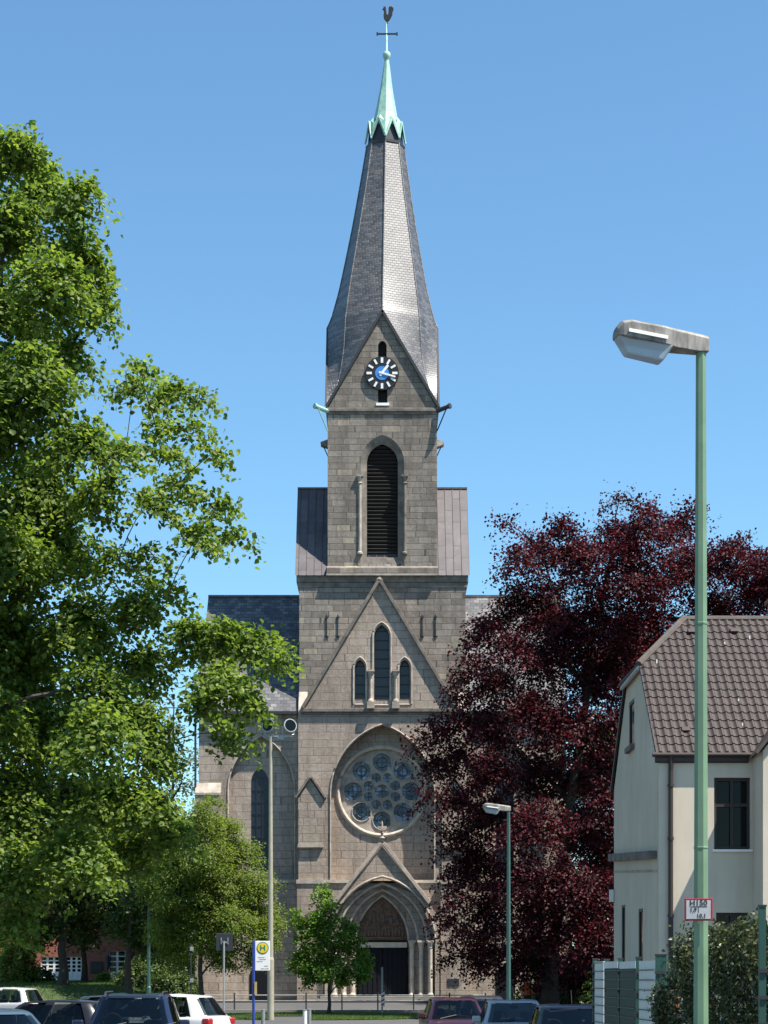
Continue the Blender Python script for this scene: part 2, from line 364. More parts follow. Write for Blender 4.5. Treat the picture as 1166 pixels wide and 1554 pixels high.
M['screen_w'] = simple('white screen panel', (.6,.6,.56), .7, var=.08); M['pot'] = simple('terracotta pot', (.3,.11,.05), .8)

# ------------------------------------------------------------------ ground
def sheet(name, xs, ys, mat, dz=0, kind='structure', fn=ground_z, inside=None):
    nx, ny = len(xs), len(ys)
    v = [(x, y, fn(x, y)+dz) for y in ys for x in xs]; f = []
    for j in range(ny-1):
        for i in range(nx-1):
            if inside and not inside((xs[i]+xs[i+1])/2, (ys[j]+ys[j+1])/2): continue
            a = j*nx+i; f.append((a, a+1, a+nx+1, a+nx))
    me = bpy.data.meshes.new(name); me.from_pydata(v, [], f); o = link(name, me, mat, smooth=True); o['kind'] = kind; return o
def ax(a, b, fa, fb, st, out):
    L = []; t = a
    while t < fa: L.append(t); t += out
    t = fa
    while t < fb: L.append(t); t += st
    t = fb
    while t <= b: L.append(t); t += out
    return L
sheet('ground', ax(-1500, 1500, -30, 30, .5, 105), ax(-200, 2500, 60, 160, .5, 50), M['asphalt'])
def rng_(a, b, s): return [a+(b-a)*i/max(1, round((b-a)/s)) for i in range(max(1, round((b-a)/s))+1)]
def lawn(name, x0, x1, y0, y1, n_, inside=None, seed=1):
    sheet(name, rng_(x0, x1, .25), rng_(y0, y1, .25), M['soil'], .03, inside=inside)
    r = np.random.default_rng(seed); P = np.stack([r.uniform(x0, x1, n_), r.uniform(y0, y1, n_)], 1)
    if inside: P = P[[inside(a, b) for a, b in P]]
    n = len(P); z = np.array([ground_z(a, b) for a, b in P])+.03; a = r.uniform(0, 2*PI, n); hh = r.uniform(.04, .10, n); wd = .014
    V = np.zeros((n, 3, 3)); dx = np.cos(a)*wd; dy = np.sin(a)*wd
    V[:, 0] = np.stack([P[:, 0]-dx, P[:, 1]-dy, z], 1); V[:, 1] = np.stack([P[:, 0]+dx, P[:, 1]+dy, z], 1)
    V[:, 2] = np.stack([P[:, 0]+r.normal(0, .02, n), P[:, 1]+r.normal(0, .02, n), z+hh], 1)
    me = bpy.data.meshes.new('grass'); me.from_pydata(V.reshape(-1, 3).tolist(), [], np.arange(n*3).reshape(-1, 3).tolist())
    o = link('grass', me, M['grass']); o['kind'] = 'stuff'; o['category'] = 'grass'; return o
o = lawn('lawn', -9, 1.8, 84.2, 94.5, 42000, inside=lambda x, y: (x+3.2)**2/33+(y-89.5)**2/23 < 1 and not (abs(x+4.3) < .8 and y < 90)); o['label'] = 'short lawn grass on the island before the church railing'
o = lawn('lawn_bank', -26, -10.5, 98, 114.5, 45000, seed=2); o['label'] = 'grass on the sloping bank in front of the red brick house'
b = B(); 
for i in range(60):
    x0 = -16+i*.9; b.box(x0, x0+.885, 96.7, 96.85, 0, ground_z(x0, 97)+.12)
k = b.make('kerb', M['paving']); k['kind'] = 'structure'
sheet('pavement', rng_(-9.6, 18, .5), rng_(103, 108.5, .5), M['paving'], .06)
sheet('footpath', rng_(-12, 12, .5), rng_(96.85, 98.6, .3), M['paving'], .03)

# ------------------------------------------------------------------ church
F1, ND = 106.0, 106.8; UP = 107.0; X0 = c(580.5, 107)
ch = thing('church', 'tall brown sandstone church with slate spire, clock gable and rose window', 'church', (X0, 110, .65))
def cp(b, name, mat, **k): return b.make(name, mat, ch, **k)
zg = .5
# lower tower front wall with the great niche
b = B(); NI = lambda D: arch(580.5, 79, 1205, 1099, 1337, D, 14)
b.prism(rect(453, 708, 1078, 1530, F1), [NI(F1), arch(580.5, 72, 1428, 1344, 1524, F1, 10)], F1, ND)
cp(b, 'tower_base_wall', M['stone_low'])
rose = [(c(580, ND)+67*ND/F*math.cos(2*PI*k/48), h(1201, ND)+67*ND/F*math.sin(2*PI*k/48)) for k in range(48)]
b = B(); b.prism(rect(480, 680, 1085, 1350, ND), [rose], ND, ND+.35); cp(b, 'niche_back_wall', M['stone_low'])
# chamfer line round niche
def ring_tube(P, y, r, n=6):
    b = B(); b.tube([(x, y, z) for x, z in P], r, n); return b
cp(ring_tube(NI(F1-.02), F1-.02, .05), 'niche_moulding', M['stone_trim'])
cp(ring_tube(rose+[rose[0]], ND, .11, 8), 'rose_moulding', M['stone_pale'])
# rose window
RD = ND+.15; rc = (c(580, RD), h(1201, RD)); u = RD/F
hol = []
for k in range(8):
    a = k*PI/4; hol.append((rc[0]+44*u*math.cos(a), rc[1]+44*u*math.sin(a), 14*u))
    a = k*PI/4+PI/8; hol.append((rc[0]+22*u*math.cos(a), rc[1]+22*u*math.sin(a), 7.8*u))
hol.append((rc[0], rc[1], 11*u))
circ = lambda x, z, r, n=20: [(x+r*math.cos(2*PI*k/n), z+r*math.sin(2*PI*k/n)) for k in range(n)]
b = B(); b.prism(circ(rc[0], rc[1], 70*u, 48), [circ(*q) for q in hol], RD, RD+.18)
rw = cp(b, 'rose_window', M['stone_trim'])
b = B()
for x, z, r in hol:
    P = circ(x, z, r*1.04, 20); b.tube([(p[0], RD-.01, p[1]) for p in P+[P[0]]], .035, 6)
b.make('tracery_moulding', M['stone_trim'], rw)
for x, z, r in hol:
    B().prism(circ(x, z, r*1.02), [], RD+.12, RD+.14).make('pane', M['glass_church'], rw)
b = B()
for x, z, r in hol:
    b.bar((x-r, RD+.1, z), (x+r, RD+.1, z), .025, .025); b.bar((x, RD+.1, z-r), (x, RD+.1, z+r), .025, .025, (1, 0, 0))
    if r > .4:
        P = circ(x, z, r*.55, 16); b.tube([(p[0], RD+.1, p[1]) for p in P+[P[0]]], .018, 5)
b.make('glazing_bars', M['iron'], rw)
# lower tower body
b = B(); b.box(c(453, F1), c(708, F1), ND+.45, 113.5, zg, h(1083, F1)-.02); b.box(c(453, F1)+.01, c(708, F1)-.01, 106.9, 113.5, h(1083, F1)-.02, h(876, 106.9)); cp(b, 'tower_body', M['stone_up'])
# cornices
b = B(); b.box(c(449, F1), c(712, F1), 106.8, 113.62, h(884, 106.9), h(873, 106.9)); b.box(c(451, F1), c(710, F1), 106.85, 113.56, h(892, 106.9), h(884, 106.9)); cp(b, 'upper_cornice', M['stone_trimd'], bevel=.03)
b = B(); b.box(c(459, F1), c(702, F1), F1-.16, 106.9, h(1081, F1), h(1075, F1)); b.box(c(456, F1), c(705, F1), F1-.08, 106.88, h(1084.5, F1), h(1081, F1)); cp(b, 'gable_cornice', M['stone_trimd'], bevel=.03)
for x0, x1 in ((453, 466), (695, 708)):
    xa, xb = c(x0, F1), c(x1, F1); z0, z1 = h(1078, F1), h(1046, F1); b = B()
    v = [(xa, F1, z0), (xb, F1, z0), (xb, 106.9, z1), (xa, 106.9, z1)]; b.poly(v); b.poly([(xa, F1, z0), (xa, 106.9, z0), (xa, 106.9, z1)]); b.poly([(xb, F1, z0), (xb, 106.9, z0), (xb, 106.9, z1)])
    bmesh.ops.remove_doubles(b.bm, verts=b.bm.verts, dist=.001); cp(b, 'weathering_slope', M['stone_trim'])
# string course lower
for (a0, a1) in ((450, 535), (627, 711)): b = B(); b.box(c(a0, F1), c(a1, F1), F1-.1, F1, h(1340, F1), h(1335.5, F1)); cp(b, 'string_course', M['stone_pale'])
b = B(); b.box(c(500, F1), c(661, F1), F1, ND, h(1340, F1), h(1336.5, F1))
cp(b, 'niche_sill', M['stone_pale'])
# gable with triplet lancets
G = 106.0
L3 = [(579.5, 11.5, 965, 948, 1063), (546.5, 7.8, 1013, 1001, 1062), (614.5, 7.8, 1013, 1001, 1062)]
tri = [(c(463, G), h(1077, G)), (c(575.5, G), h(886, G)), (c(690, G), h(1077, G))]
tri = [(c(461, G), h(1076, G)), (c(576, G), h(884, G)), (c(691, G), h(1076, G))]
b = B(); b.prism(tri, [arch(*q[:4], q[4], G, 7) for q in L3], G, 106.9, back=False); cp(b, 'lancet_gable', M['stone_low'])
b = B()
for q in L3:
    ou = arch(q[0], q[1]+2.3, q[2], q[3]-4, q[4]+6, G-.03, 7); b.tube([(x, G-.02, z) for x, z in ou], .05, 6)
cp(b, 'lancet_moulding', M['stone_trim'])
for q in L3:
    o = B().prism(arch(q[0], q[1]+1, q[2], q[3]-1, q[4]+1, 106.45, 7), [], 106.45, 106.5).make('lancet_window', M['glass_lancet'], ch)
    b = B(); zz = q[3]+10; b.box(c(q[0]-q[1], 106.4), c(q[0]-q[1], 106.4)+.03, 106.41, 106.42, h(q[4], 106.4), h(q[2], 106.4))
    while zz < q[4]: b.box(c(q[0]-q[1], 106.4), c(q[0]+q[1], 106.4), 106.40, 106.43, h(zz, 106.4)-.02, h(zz, 106.4)+.02); zz += 14
    b.make('glazing_bars', M['iron'], o)
    b = B(); x0, x1 = c(q[0]-q[1], G), c(q[0]+q[1], G); z = h(q[4], G)
    b.poly([(x0, G-.05, z-.25), (x1, G-.05, z-.25), (x1, 106.44, z+.12), (x0, 106.44, z+.12)]); b.make('sill', M['stone_trim'], o)
for px in (563, 601):
    b = B(); x = c(px, G); zt, zb = h(1020, G), h(1076, G)
    b.lathe(x, G-.14, [(.17, zb+.02), (.17, zb+.42), (.12, zb+.48), (.09, zb+.55), (.085, zt-.35), (.11, zt-.32), (.1, zt-.26), (.17, zt-.05), (.18, zt)], 14)
    b.box(x-.2, x+.2, G-.34, G+.05, zt, zt+.08); b.box(x-.2, x+.2, G-.34, G+.05, zb, zb+.35)
    cp(b, 'gable_colonnette', M['stone_trim'])
def rake(name, A, Bp, y0, y1, th, mat, par=ch):       # sloping coping between two XZ points
    A = Vector((A[0], A[1])); Q = Vector((Bp[0], Bp[1])); d = (Q-A).normalized(); nrm = Vector((-d.y, d.x))
    if nrm.y < 0: nrm = -nrm
    P = [A, Q, Q+nrm*th, A+nrm*th]
    return B().prism([(p.x, p.y) for p in P], [], y0, y1).make(name, mat, par, bevel=.015)
rake('gable_coping', tri[0], tri[1], G-.19, 107.0, .17, M['stone_trimd']); rake('gable_coping', tri[1], tri[2], G-.19, 107.0, .17, M['stone_trimd'])
b = B(); b.lathe(c(576, G), G+.3, [(.14, tri[1][1]), (.2, tri[1][1]+.2), (.06, tri[1][1]+.35)], 8); cp(b, 'gable_finial', M['stone_trimd'])
# corner pilasters with gablets
for a0, a1 in ((453, 490), (671, 708)):
    m_ = (a0+a1)/2; D = F1-.18
    b = B(); b.prism([(c(a0, D), h(1284, D)), (c(a0, D), h(1212, D)), (c(m_, D), h(1184, D)), (c(a1, D), h(1212, D)), (c(a1, D), h(1284, D))], [], D, F1)
    b.box(c(a0, D), c(a1, D), F1-.09, F1, h(1337, D), h(1284, D)); b.box(c(a0-2, D), c(a1+1, D), D-.05, F1, h(1530, D), h(1340, D))
    cp(b, 'corner_pilaster', M['stone_low'])
    b = B(); b.box(c(a0-1, D), c(a1+1, D), D-.1, F1, h(1286, D), h(1281.5, D)); cp(b, 'pilaster_ledge', M['stone_trim']); b = B(); b.box(c(a0-3, D), c(a1+2, D), D-.12, F1, h(1341, D), h(1335, D)); cp(b, 'pilaster_ledge', M['stone_trim'])
    rake('pilaster_coping', (c(a0-3, D), h(1212, D)), (c(m_, D), h(1180, D)), D-.14, F1, .12, M['stone_trimd'])
    rake('pilaster_coping', (c(m_, D), h(1180, D)), (c(a1+3, D), h(1212, D)), D-.14, F1, .12, M['stone_trimd'])
# portal
portal_l = [(105.55, 80, 1330), (105.8, 68, 1341), (106.05, 54, 1350), (106.3, 40, 1359)]
ol2 = [(504, 1526), (504, 1410), (530, 1357), (580, 1338), (631, 1357), (657, 1410), (657, 1526)]
ol = [(493, 1528), (493, 1392), (580, 1284), (667, 1392), (667, 1528)]
Dn = [105.8, 106.05, 106.3, 106.6]
for (D, hw, ap), D2 in zip(portal_l, Dn):
    b = B(); b.prism([(c(x, D), h(y, D)) for x, y in (ol if hw > 70 else ol2)], [arch(580.5, hw, 1428, ap, 1522, D, 10)], D, D2)
    cp(b, 'portal_order', M['stone_low'])
    P = arch(580.5, hw, 1428, ap, 1428, D, 10); b = B(); b.tube([(x, D-.01, z) for x, z in P], .07, 8); cp(b, 'archivolt_moulding', M['stone_trim'])
    if hw < 80:
        for s in (-1, 1):
            x = c(580.5+s*(hw+5), D); b = B(); zt, zb = h(1430, D), h(1512, D)
            b.lathe(x, D-.12, [(.2, zb-.2), (.2, zb+.05), (.16, zb+.12), (.12, zb+.2), (.115, zt-.35), (.14, zt-.3), (.13, zt-.25), (.2, zt)], 14)
            b.box(x-.21, x+.21, D-.3, D+.02, zt, zt+.1); cp(b, 'portal_column', M['stone_pale'])
A0, A1, A2 = (c(510, 105.55), h(1372, 105.55)), (c(580, 105.55), h(1281, 105.55)), (c(650, 105.55), h(1372, 105.55))
rake('portal_coping', A0, A1, 105.4, F1, .2, M['stone_trim']); rake('portal_coping', A1, A2, 105.4, F1, .2, M['stone_trim'])
fin = B(); x = A1[0]; z = A1[1]+.15
fin.lathe(x, 105.5, [(.08, z), (.1, z+.12), (.17, z+.17), (.07, z+.25), (.06, z+.4), (.15, z+.45), (.06, z+.5), (.05, z+.95), (.01, z+1.1)], 10)
fin.box(x-.26, x+.26, 105.45, 105.55, z+.68, z+.8); fin.box(x-.07, x+.07, 105.25, 105.75, z+.55, z+.63)
cp(fin, 'portal_finial', M['stone_trim'], smooth=False)
D = 106.52
b = B(); b.prism(arch(580.5, 41, 1428, 1358, 1427, D, 10), [], D, D+.07); ty = cp(b, 'tympanum', M['tymp'])
b = B(); rnd = random.Random(4)
for k in range(13):     # carved row of figures and the central one
    x = c(549+k*5.2, D); z = h(1420, D); b.lathe(x, D, [(.09, z), (.07, z+.3), (.03, z+.42), (.065, z+.5), (.05, z+.58), (.01, z+.62)], 7)
for px, py, s in ((580.5, 1400, 1.3), (568, 1402, 1), (593, 1402, 1), (558, 1404, .8), (603, 1404, .8)):
    x, z = c(px, D), h(py, D); b.lathe(x, D, [(.11*s, z), (.12*s, z+.3*s), (.05*s, z+.48*s), (.08*s, z+.58*s), (.02*s, z+.72*s)], 8)
for py in (1424, 1403): b.box(c(546, D), c(615, D), D-.1, D, h(py, D), h(py-2, D))
b.make('relief_figures', M['tymp'], ty)
b = B(); b.box(c(543, D), c(618, D), D-.12, D+.06, h(1438, D), h(1430, D)); cp(b, 'lintel', M['stone_pale'])
dr = None
for s in (-1, 1):
    x0, x1 = sorted((c(580.5+s*.6, D), c(580.5+s*37, D))); b = B(); b.box(x0, x1, D+.04, D+.1, h(1516, D), h(1438, D))
    d_ = cp(b, 'door', M['door']); b = B()
    for k in range(5): xx = x0+(x1-x0)*(k+.5)/5; b.box(xx-.1, xx+.1, D+.015, D+.04, h(1513, D), h(1441, D))
    b.make('door_boards', M['door'], d_); B().tube([(x0+.2 if s > 0 else x1-.2, D-.02, 1.9), (x0+.2 if s > 0 else x1-.2, D-.02, 2.1)], .02, 6).make('handle', M['iron'], d_)
b = B()
for i in range(3): b.box(c(485-i*6, 104), c(676+i*6, 104), 104.9-i*.36, 106.6, .5, .95-i*.13)
cp(b, 'steps', M['paving'], bevel=.015)
b = B(); b.box(c(679, F1), c(697, F1), F1-.27, F1-.22, h(1497, F1), h(1485, F1)); cp(b, 'plaque', M['lead'], bevel=.05, seg=3)
# iron wall anchors
for px in (496, 513, 641, 661):
    b = B(); x = c(px, 106.9); b.box(x-.022, x+.022, 106.84, 106.9, h(968, 106.9), h(933, 106.9))
    b.box(x-.10, x+.10, 106.85, 106.89, h(966, 106.9)-.02, h(966, 106.9)+.02); b.bar((x-.1, 106.87, h(938, 106.9)-.1), (x+.1, 106.87, h(938, 106.9)+.1), .03, .03); cp(b, 'wall_anchor', M['iron'])
# transverse copper roof of the tower block
b = B(); xa, xb = c(448, 106.7), c(713, 106.7); ze, zr = h(873, 106.7), h(742, 110)
for s in (0, 1):
    y0, y1 = (106.7, 110) if not s else (113.5, 110)
    b.poly([(xa, y0, ze), (xb, y0, ze), (xb, y1, zr), (xa, y1, zr)])
for x in (xa+.12, xb-.12): b.poly([(x, 106.75, ze), (x, 113.4, ze), (x, 110, zr-.05)])
b.box(xa, xb, 109.93, 110.07, zr-.02, zr+.08)
cr = cp(b, 'copper_roof', M['copper'])
b = B()
for i in range(22):
    x = xa+.2+i*.42
    if x < xb: b.bar((x, 106.7, ze), (x, 110, zr), .03, .06, (0, -1, .3))
b.make('standing_seams', M['copper'], cr)
# upper tower
hw = 83*UP/F; yb = UP+2*hw; zc = h(622, UP); yc = UP+hw
bel = lambda D, g=0: arch(580.5, 33-g, 702, 660+g*1.35, 868-g*1.6, D, 12)
b = B(); b.prism(rect(497.5, 663.5, 620, 874, UP), [bel(UP)], UP, UP+.6); b.box(X0-hw, X0+hw, UP+.6, yb, h(874, UP), zc)
cp(b, 'tower_shaft', M['stone_up'])
inn = arch(580.5, 23.5, 702, 673, 845, UP, 12)
b = B(); b.splay(bel(UP, 0), UP+.002, inn, UP+.2); cp(b, 'window_splay', M['stone_trimd'])
bw_ = B().prism(arch(580.5, 25, 702, 671, 847, UP, 12), [], UP+.585, UP+.6).make('belfry_window', M['black'], ch)
b = B(); zz = h(845, UP)+.08
while zz < h(676, UP):
    t = (h(702, UP)-zz); wdt = 23.5
    if zz > h(702, UP):
        q = (zz-h(702, UP))/(h(673, UP)-h(702, UP)); wdt = 23.5*math.sqrt(max(0, 1-q**1.6))
    x0, x1 = c(580.5-wdt, UP), c(580.5+wdt, UP)
    b.bar((x0, UP+.45, zz), (x1, UP+.45, zz), .17, .02, (0, .55, .8)); zz += .205
b.make('louvres', M['louvre'], bw_)
for px in (546.5, 614.5):
    x = c(px, UP); zt, zb = h(724, UP), h(841, UP); b = B()
    b.lathe(x, UP-.02, [(.15, zb), (.15, zb+.08), (.09, zb+.15), (.085, zt-.4), (.13, zt-.34), (.1, zt-.28), (.17, zt)], 12); b.box(x-.18, x+.18, UP-.18, UP+.1, zt, zt+.09)
    cp(b, 'belfry_colonnette', M['stone_trimd'] if px > 580 else M['stone_trim'])
b = B(); v = [(106.62, h(874.5, UP)-.02), (106.62, h(864, UP)), (UP+.1, h(858, UP)), (UP+.1, h(874.5, UP)-.02)]; b.prism(v, [], X0-hw-.04, X0+hw+.04)
for q in b.bm.verts: q.co = Vector((q.co.y, q.co.x, q.co.z))
cp(b, 'shaft_plinth', M['stone_up'])
b = B(); b.box(X0-hw-.06, X0+hw+.06, 106.58, UP+.5, h(874.5, UP)-.03, h(872, UP)-.03); b.box(c(548, UP), c(613, UP), UP-.05, UP, h(874, UP), h(866, UP)+.02); cp(b, 'base_string', M['stone_trim'])
b = B(); e = .1
b.box(X0-hw-e, X0+hw+e, UP-e, yb+e, zc-.12, zc+.1); b.box(X0-hw-.06, X0+hw+.06, UP-.06, yb+.06, zc-.26, zc-.12); cp(b, 'gutter_cornice', M['stone_trimd'], bevel=.04)
# four clock gables
za = h(473, UP)
gp = lambda: [(X0-hw, zc+.1), (X0, za), (X0+hw, zc+.1)]
sl1 = arch(580.5, 6.5, 525, 517, 548, UP, 5); sl2 = rect(574, 588, 590, 614, UP)
b = B(); b.prism(gp(), [sl1, sl2], UP, UP+.3)
b.prism(gp(), [], yb-.3, yb)
for s in (-1, 1):
    for xx in (X0+s*hw,): 
        P = [(yc-hw, zc+.1), (yc, za), (yc+hw, zc+.1)]; a = [b.bm.verts.new((xx, p[0], p[1])) for p in P]; b.bm.faces.new(a)
cp(b, 'clock_gable', M['stone_up'])
b = B(); b.prism(sl1, [], UP+.25, UP+.27); cp(b, 'slit_opening', M['black']); b = B(); b.prism(sl2, [], UP+.25, UP+.27); cp(b, 'slit_opening', M['black'])
b = B(); b.pbox(571, 591, 612, 616, UP-.1, UP+.25, UP); cp(b, 'slit_sill', M['white'])
# spire
prof = [(48.2, 1.03, .735), (46.8, 1.24, .89), (45.35, 1.47, 1.06), (43.5, 1.78, 1.31), (41.7, 2.12, 1.56), (40.2, 2.42, 1.76), (39.1, 2.70, 1.9), (38.5, 2.88, 1.96), (za+.06, 3.08, 2.02)]
low = [(za+.06, 2.02), (37.0, 2.07), (36.2, 2.12), (35.4, 2.22), (34.6, 2.36), (34.0, 2.52), (33.4, 2.72), (33.0, 2.9), (zc+.1, 3.1)]
def smooth_rows(R_, n=4):
    out = []
    for i in range(len(R_)-1):
        p0, p1, p2, p3 = R_[max(0, i-1)], R_[i], R_[i+1], R_[min(len(R_)-1, i+2)]
        for k in range(n):
            t = k/n; out.append(tuple(.5*(2*b_+(c_-a_)*t+(2*a_-5*b_+4*c_-d_)*t*t+(3*b_-a_-3*c_+d_)*t**3) for a_, b_, c_, d_ in zip(p0, p1, p2, p3)))
    return out+[R_[-1]]
prof = smooth_rows(prof, 3); low = smooth_rows(low, 3)
lean = lambda z: .0163*max(0, z-za)
b = B(); bm = b.bm; pl = hw+.1
def v3(x, y, z): return bm.verts.new((X0+x+lean(z), yc+y, z))
card = [(0, -1), (1, 0), (0, 1), (-1, 0)]
for q in range(4):
    cx_, cy_ = card[q]
    for s in (-1, 1):
        tx, ty_ = (-cy_*s, cx_*s)           # tangent towards the corner
        rows = []
        for z, Rc, d in prof:
            A_ = Vector((cx_*Rc, cy_*Rc)); Bv = Vector((cx_*d+tx*d, cy_*d+ty_*d))
            rows.append([v3(*(A_.lerp(Bv, t/4)), z) for t in range(5)])
        for z, d in low[1:]:
            wr = pl*max(0, (za+.06-z)/(za+.06-zc-.1)); bulge = .0
            A_ = Vector((cx_*pl+tx*wr, cy_*pl+ty_*wr)); Bv = Vector((cx_*d+tx*d, cy_*d+ty_*d))
            if abs(z-zc-.1) < 1e-6 or d*1.0 > pl: Bv = A_*1.0
            rows.append([v3(*(A_.lerp(Bv, (t/4)**1.0)), z) for t in range(5)])
        for r0, r1 in zip(rows, rows[1:]):
            for t in range(4): bm.faces.new((r0[t], r0[t+1], r1[t+1], r1[t]))
bmesh.ops.remove_doubles(bm, verts=bm.verts, dist=.01)
bmesh.ops.recalc_face_normals(bm, faces=bm.faces)
for e_ in bm.edges: e_.smooth = e_.calc_face_angle(0) < .42
sp = cp(b, 'spire_roof', M['slate'], smooth=True)
b = B()
for q in range(4):
    cx_, cy_ = card[q]
    for s in (-1, 1):
        tx, ty_ = (-cy_*s, cx_*s); P0 = Vector((X0+cx_*pl, yc+cy_*pl, za+.02)); P1 = Vector((X0+cx_*pl+tx*pl, yc+cy_*pl+ty_*pl, zc+.12))
        b.bar(P0, P1, .1, .14, (0, 0, 1))
cp(b, 'gable_verge', M['lead'])
b = B()
for q in range(4):
    cx_, cy_ = card[q]
    b.tube([(X0+cx_*R+lean(z), yc+cy_*R, z) for z, R, d in prof], .045, 6); b.tube([(X0+(cx_-cy_)*d+lean(z), yc+(cy_+cx_)*d, z) for z, R, d in prof]+[(X0+(cx_-cy_)*d, yc+(cy_+cx_)*d, z) for z, d in low[1:]], .04, 6)
b.make('hip_ridges', M['slate'], sp)
# copper cap with crown of gablets
zt = 48.2; oc = lambda R, z: [(X0+lean(z)+R*math.cos(k*PI/4), yc+R*math.sin(k*PI/4), z) for k in range(8)]
b = B(); prs = [(1.06, zt-.25), (1.1, zt-.15), (1.1, zt-.02), (.98, zt), (.92, zt+.9), (.85, zt+.95)]
rings = [[b.bm.verts.new(p) for p in oc(R, z)] for R, z in prs]
for r0, r1 in zip(rings, rings[1:]):
    for k in range(8): b.bm.faces.new((r0[k], r0[(k+1) % 8], r1[(k+1) % 8], r1[k]))
cp(b, 'spire_collar', M['lead'])
b = B(); tip = zt+4.75
rings = [[b.bm.verts.new(p) for p in oc(R, z)] for R, z in ((.86, zt+.85), (.62, zt+1.7), (.36, zt+3.1), (.13, tip))]
for r0, r1 in zip(rings, rings[1:]):
    for k in range(8): b.bm.faces.new((r0[k], r0[(k+1) % 8], r1[(k+1) % 8], r1[k]))
b.bm.faces.new(rings[-1])
for k in range(8):       # zigzag crown: points rise over each face, feet reach down on each edge
    a0, a1 = k*PI/4, (k+1)*PI/4; am = (a0+a1)/2; R0, Rm = 1.12, .97
    L = X0+lean(zt); P = lambda a, R, z: Vector((L+R*math.cos(a), yc+R*math.sin(a), z))
    for e_ in (a0, a1):
        b.poly([P(e_, R0, zt+.15), P(e_, .95, zt+1.0), P(am, .85, zt+1.3), P(am, Rm, zt+1.18)])
        b.bar(P(e_, R0, zt+.12), P(am, Rm+.02, zt+1.2), .05, .1)
    b.poly([P(a0, .93, zt+.95), P(am, .88, zt+1.28), P(a1, .93, zt+.95), P(am, .7, zt+1.5)])
cap = cp(b, 'spire_cap', M['patina'])
xl = X0+lean(54)
b = B(); b.lathe(xl-.02, yc, [(.1, tip-.3), (.13, tip), (.16, tip+.1), (.2, tip+.18), (.22, tip+.3), (.2, tip+.42), (.12, tip+.5), (.045, tip+.55), (.04, h(34, 110))], 14); cp(b, 'cap_finial', M['patina'], smooth=True)
b = B(); zx = h(52, 110); b.bar((xl-.55, yc, zx), (xl+.55, yc, zx), .06, .09, (0, 1, 0)); b.tube([(xl, yc, zx-.1), (xl, yc, h(33, 110))], .035, 8)
for s in (-1, 1): b.box(xl+s*.55-.04, xl+s*.55+.04, yc-.05, yc+.05, zx-.08, zx+.08)
cp(b, 'spire_cross', M['iron'])
wc = [(-.05,.0),(-.17,.12),(-.2,.3),(-.17,.5),(-.2,.62),(-.27,.66),(-.2,.72),(-.19,.84),(-.14,.8),(-.1,.86),(-.07,.76),(-.05,.6),(-.02,.42),(.05,.36),(.08,.5),(.08,.7),(.14,.84),(.22,.8),(.28,.82),(.36,.74),(.35,.6),(.3,.5),(.3,.38),(.22,.2),(.12,.04),(.04,0)]
zw = h(36, 110)+.12
b = B(); b.prism([(xl+x*1.0, zw+z) for x, z in wc], [], yc-.06, yc+.06); b.tube([(xl, yc, zw-.15), (xl, yc, zw+.1)], .05, 8); cp(b, 'weathercock', M['iron'], bevel=.03, seg=2)
# clock
ck = (c(580, UP-.1), h(566.5, UP-.1)); uu = UP/F
b = B(); b.ydisc(ck[0], ck[1], 25.5*uu, UP-.14, UP-.04, 48); clock = cp(b, 'clock', M['iron'])
B().ydisc(ck[0], ck[1], 10.5*uu, UP-.155, UP-.14, 32).make('dial_centre', M['blue'], clock)
for k in range(12):
    a = k*PI/6; d = Vector((math.sin(a), 0, math.cos(a))); P = Vector((ck[0], UP-.15, ck[1]))
    B().bar(P+d*15.5*uu, P+d*23.5*uu, .11 if k % 3 else .13, .02, (0, 1, 0)).make('hour_mark', M['white'], clock)
for a, l, wd, nm in ((math.radians(38), 15, .13, 'hour_hand'), (math.radians(106), 21, .09, 'minute_hand')):
    d = Vector((math.sin(a), 0, math.cos(a))); P = Vector((ck[0], UP-(.17 if l < 18 else .19), ck[1])); B().bar(P-d*5*uu, P+d*l*uu, wd, .015, (0, 1, 0)).make(nm, M['white'], clock)
# gargoyle spouts and brackets
for s in (-1, 1):
    xa = X0+s*hw; m_ = M['patina'] if s < 0 else M['lead']
    b = B(); b.tube([(xa-s*.1, UP+.1, zc-.08), (xa+s*.62, UP-.5, zc+.05)], [.13, .11], 10)
    b.tube([(xa+s*.62, UP-.5, zc+.05), (xa+s*.70, UP-.56, zc+.065)], [.15, .15], 10); cp(b, 'rain_spout', m_)
    b = B(); b.tube([(xa+s*.5, UP-.5, zc-.05), (xa+s*.0, UP-.02, zc-1.15)], .035, 6); cp(b, 'spout_strut', m_ if s < 0 else M['iron'])
    b = B(); z = h(672, UP); b.prism([(xa, z-.15), (xa+s*.38, z-.02), (xa+s*.40, z+.1), (xa, z+.25)], [], UP+.2, UP+.8); cp(b, 'corbel', M['stone_trimd'] if s < 0 else M['stone_trim'])
    cp(B().tube([(xa+s*.25, UP+.5, z-.05), (xa, UP+.5, z-.6)], .03, 6), 'corbel_strut', M['iron'])
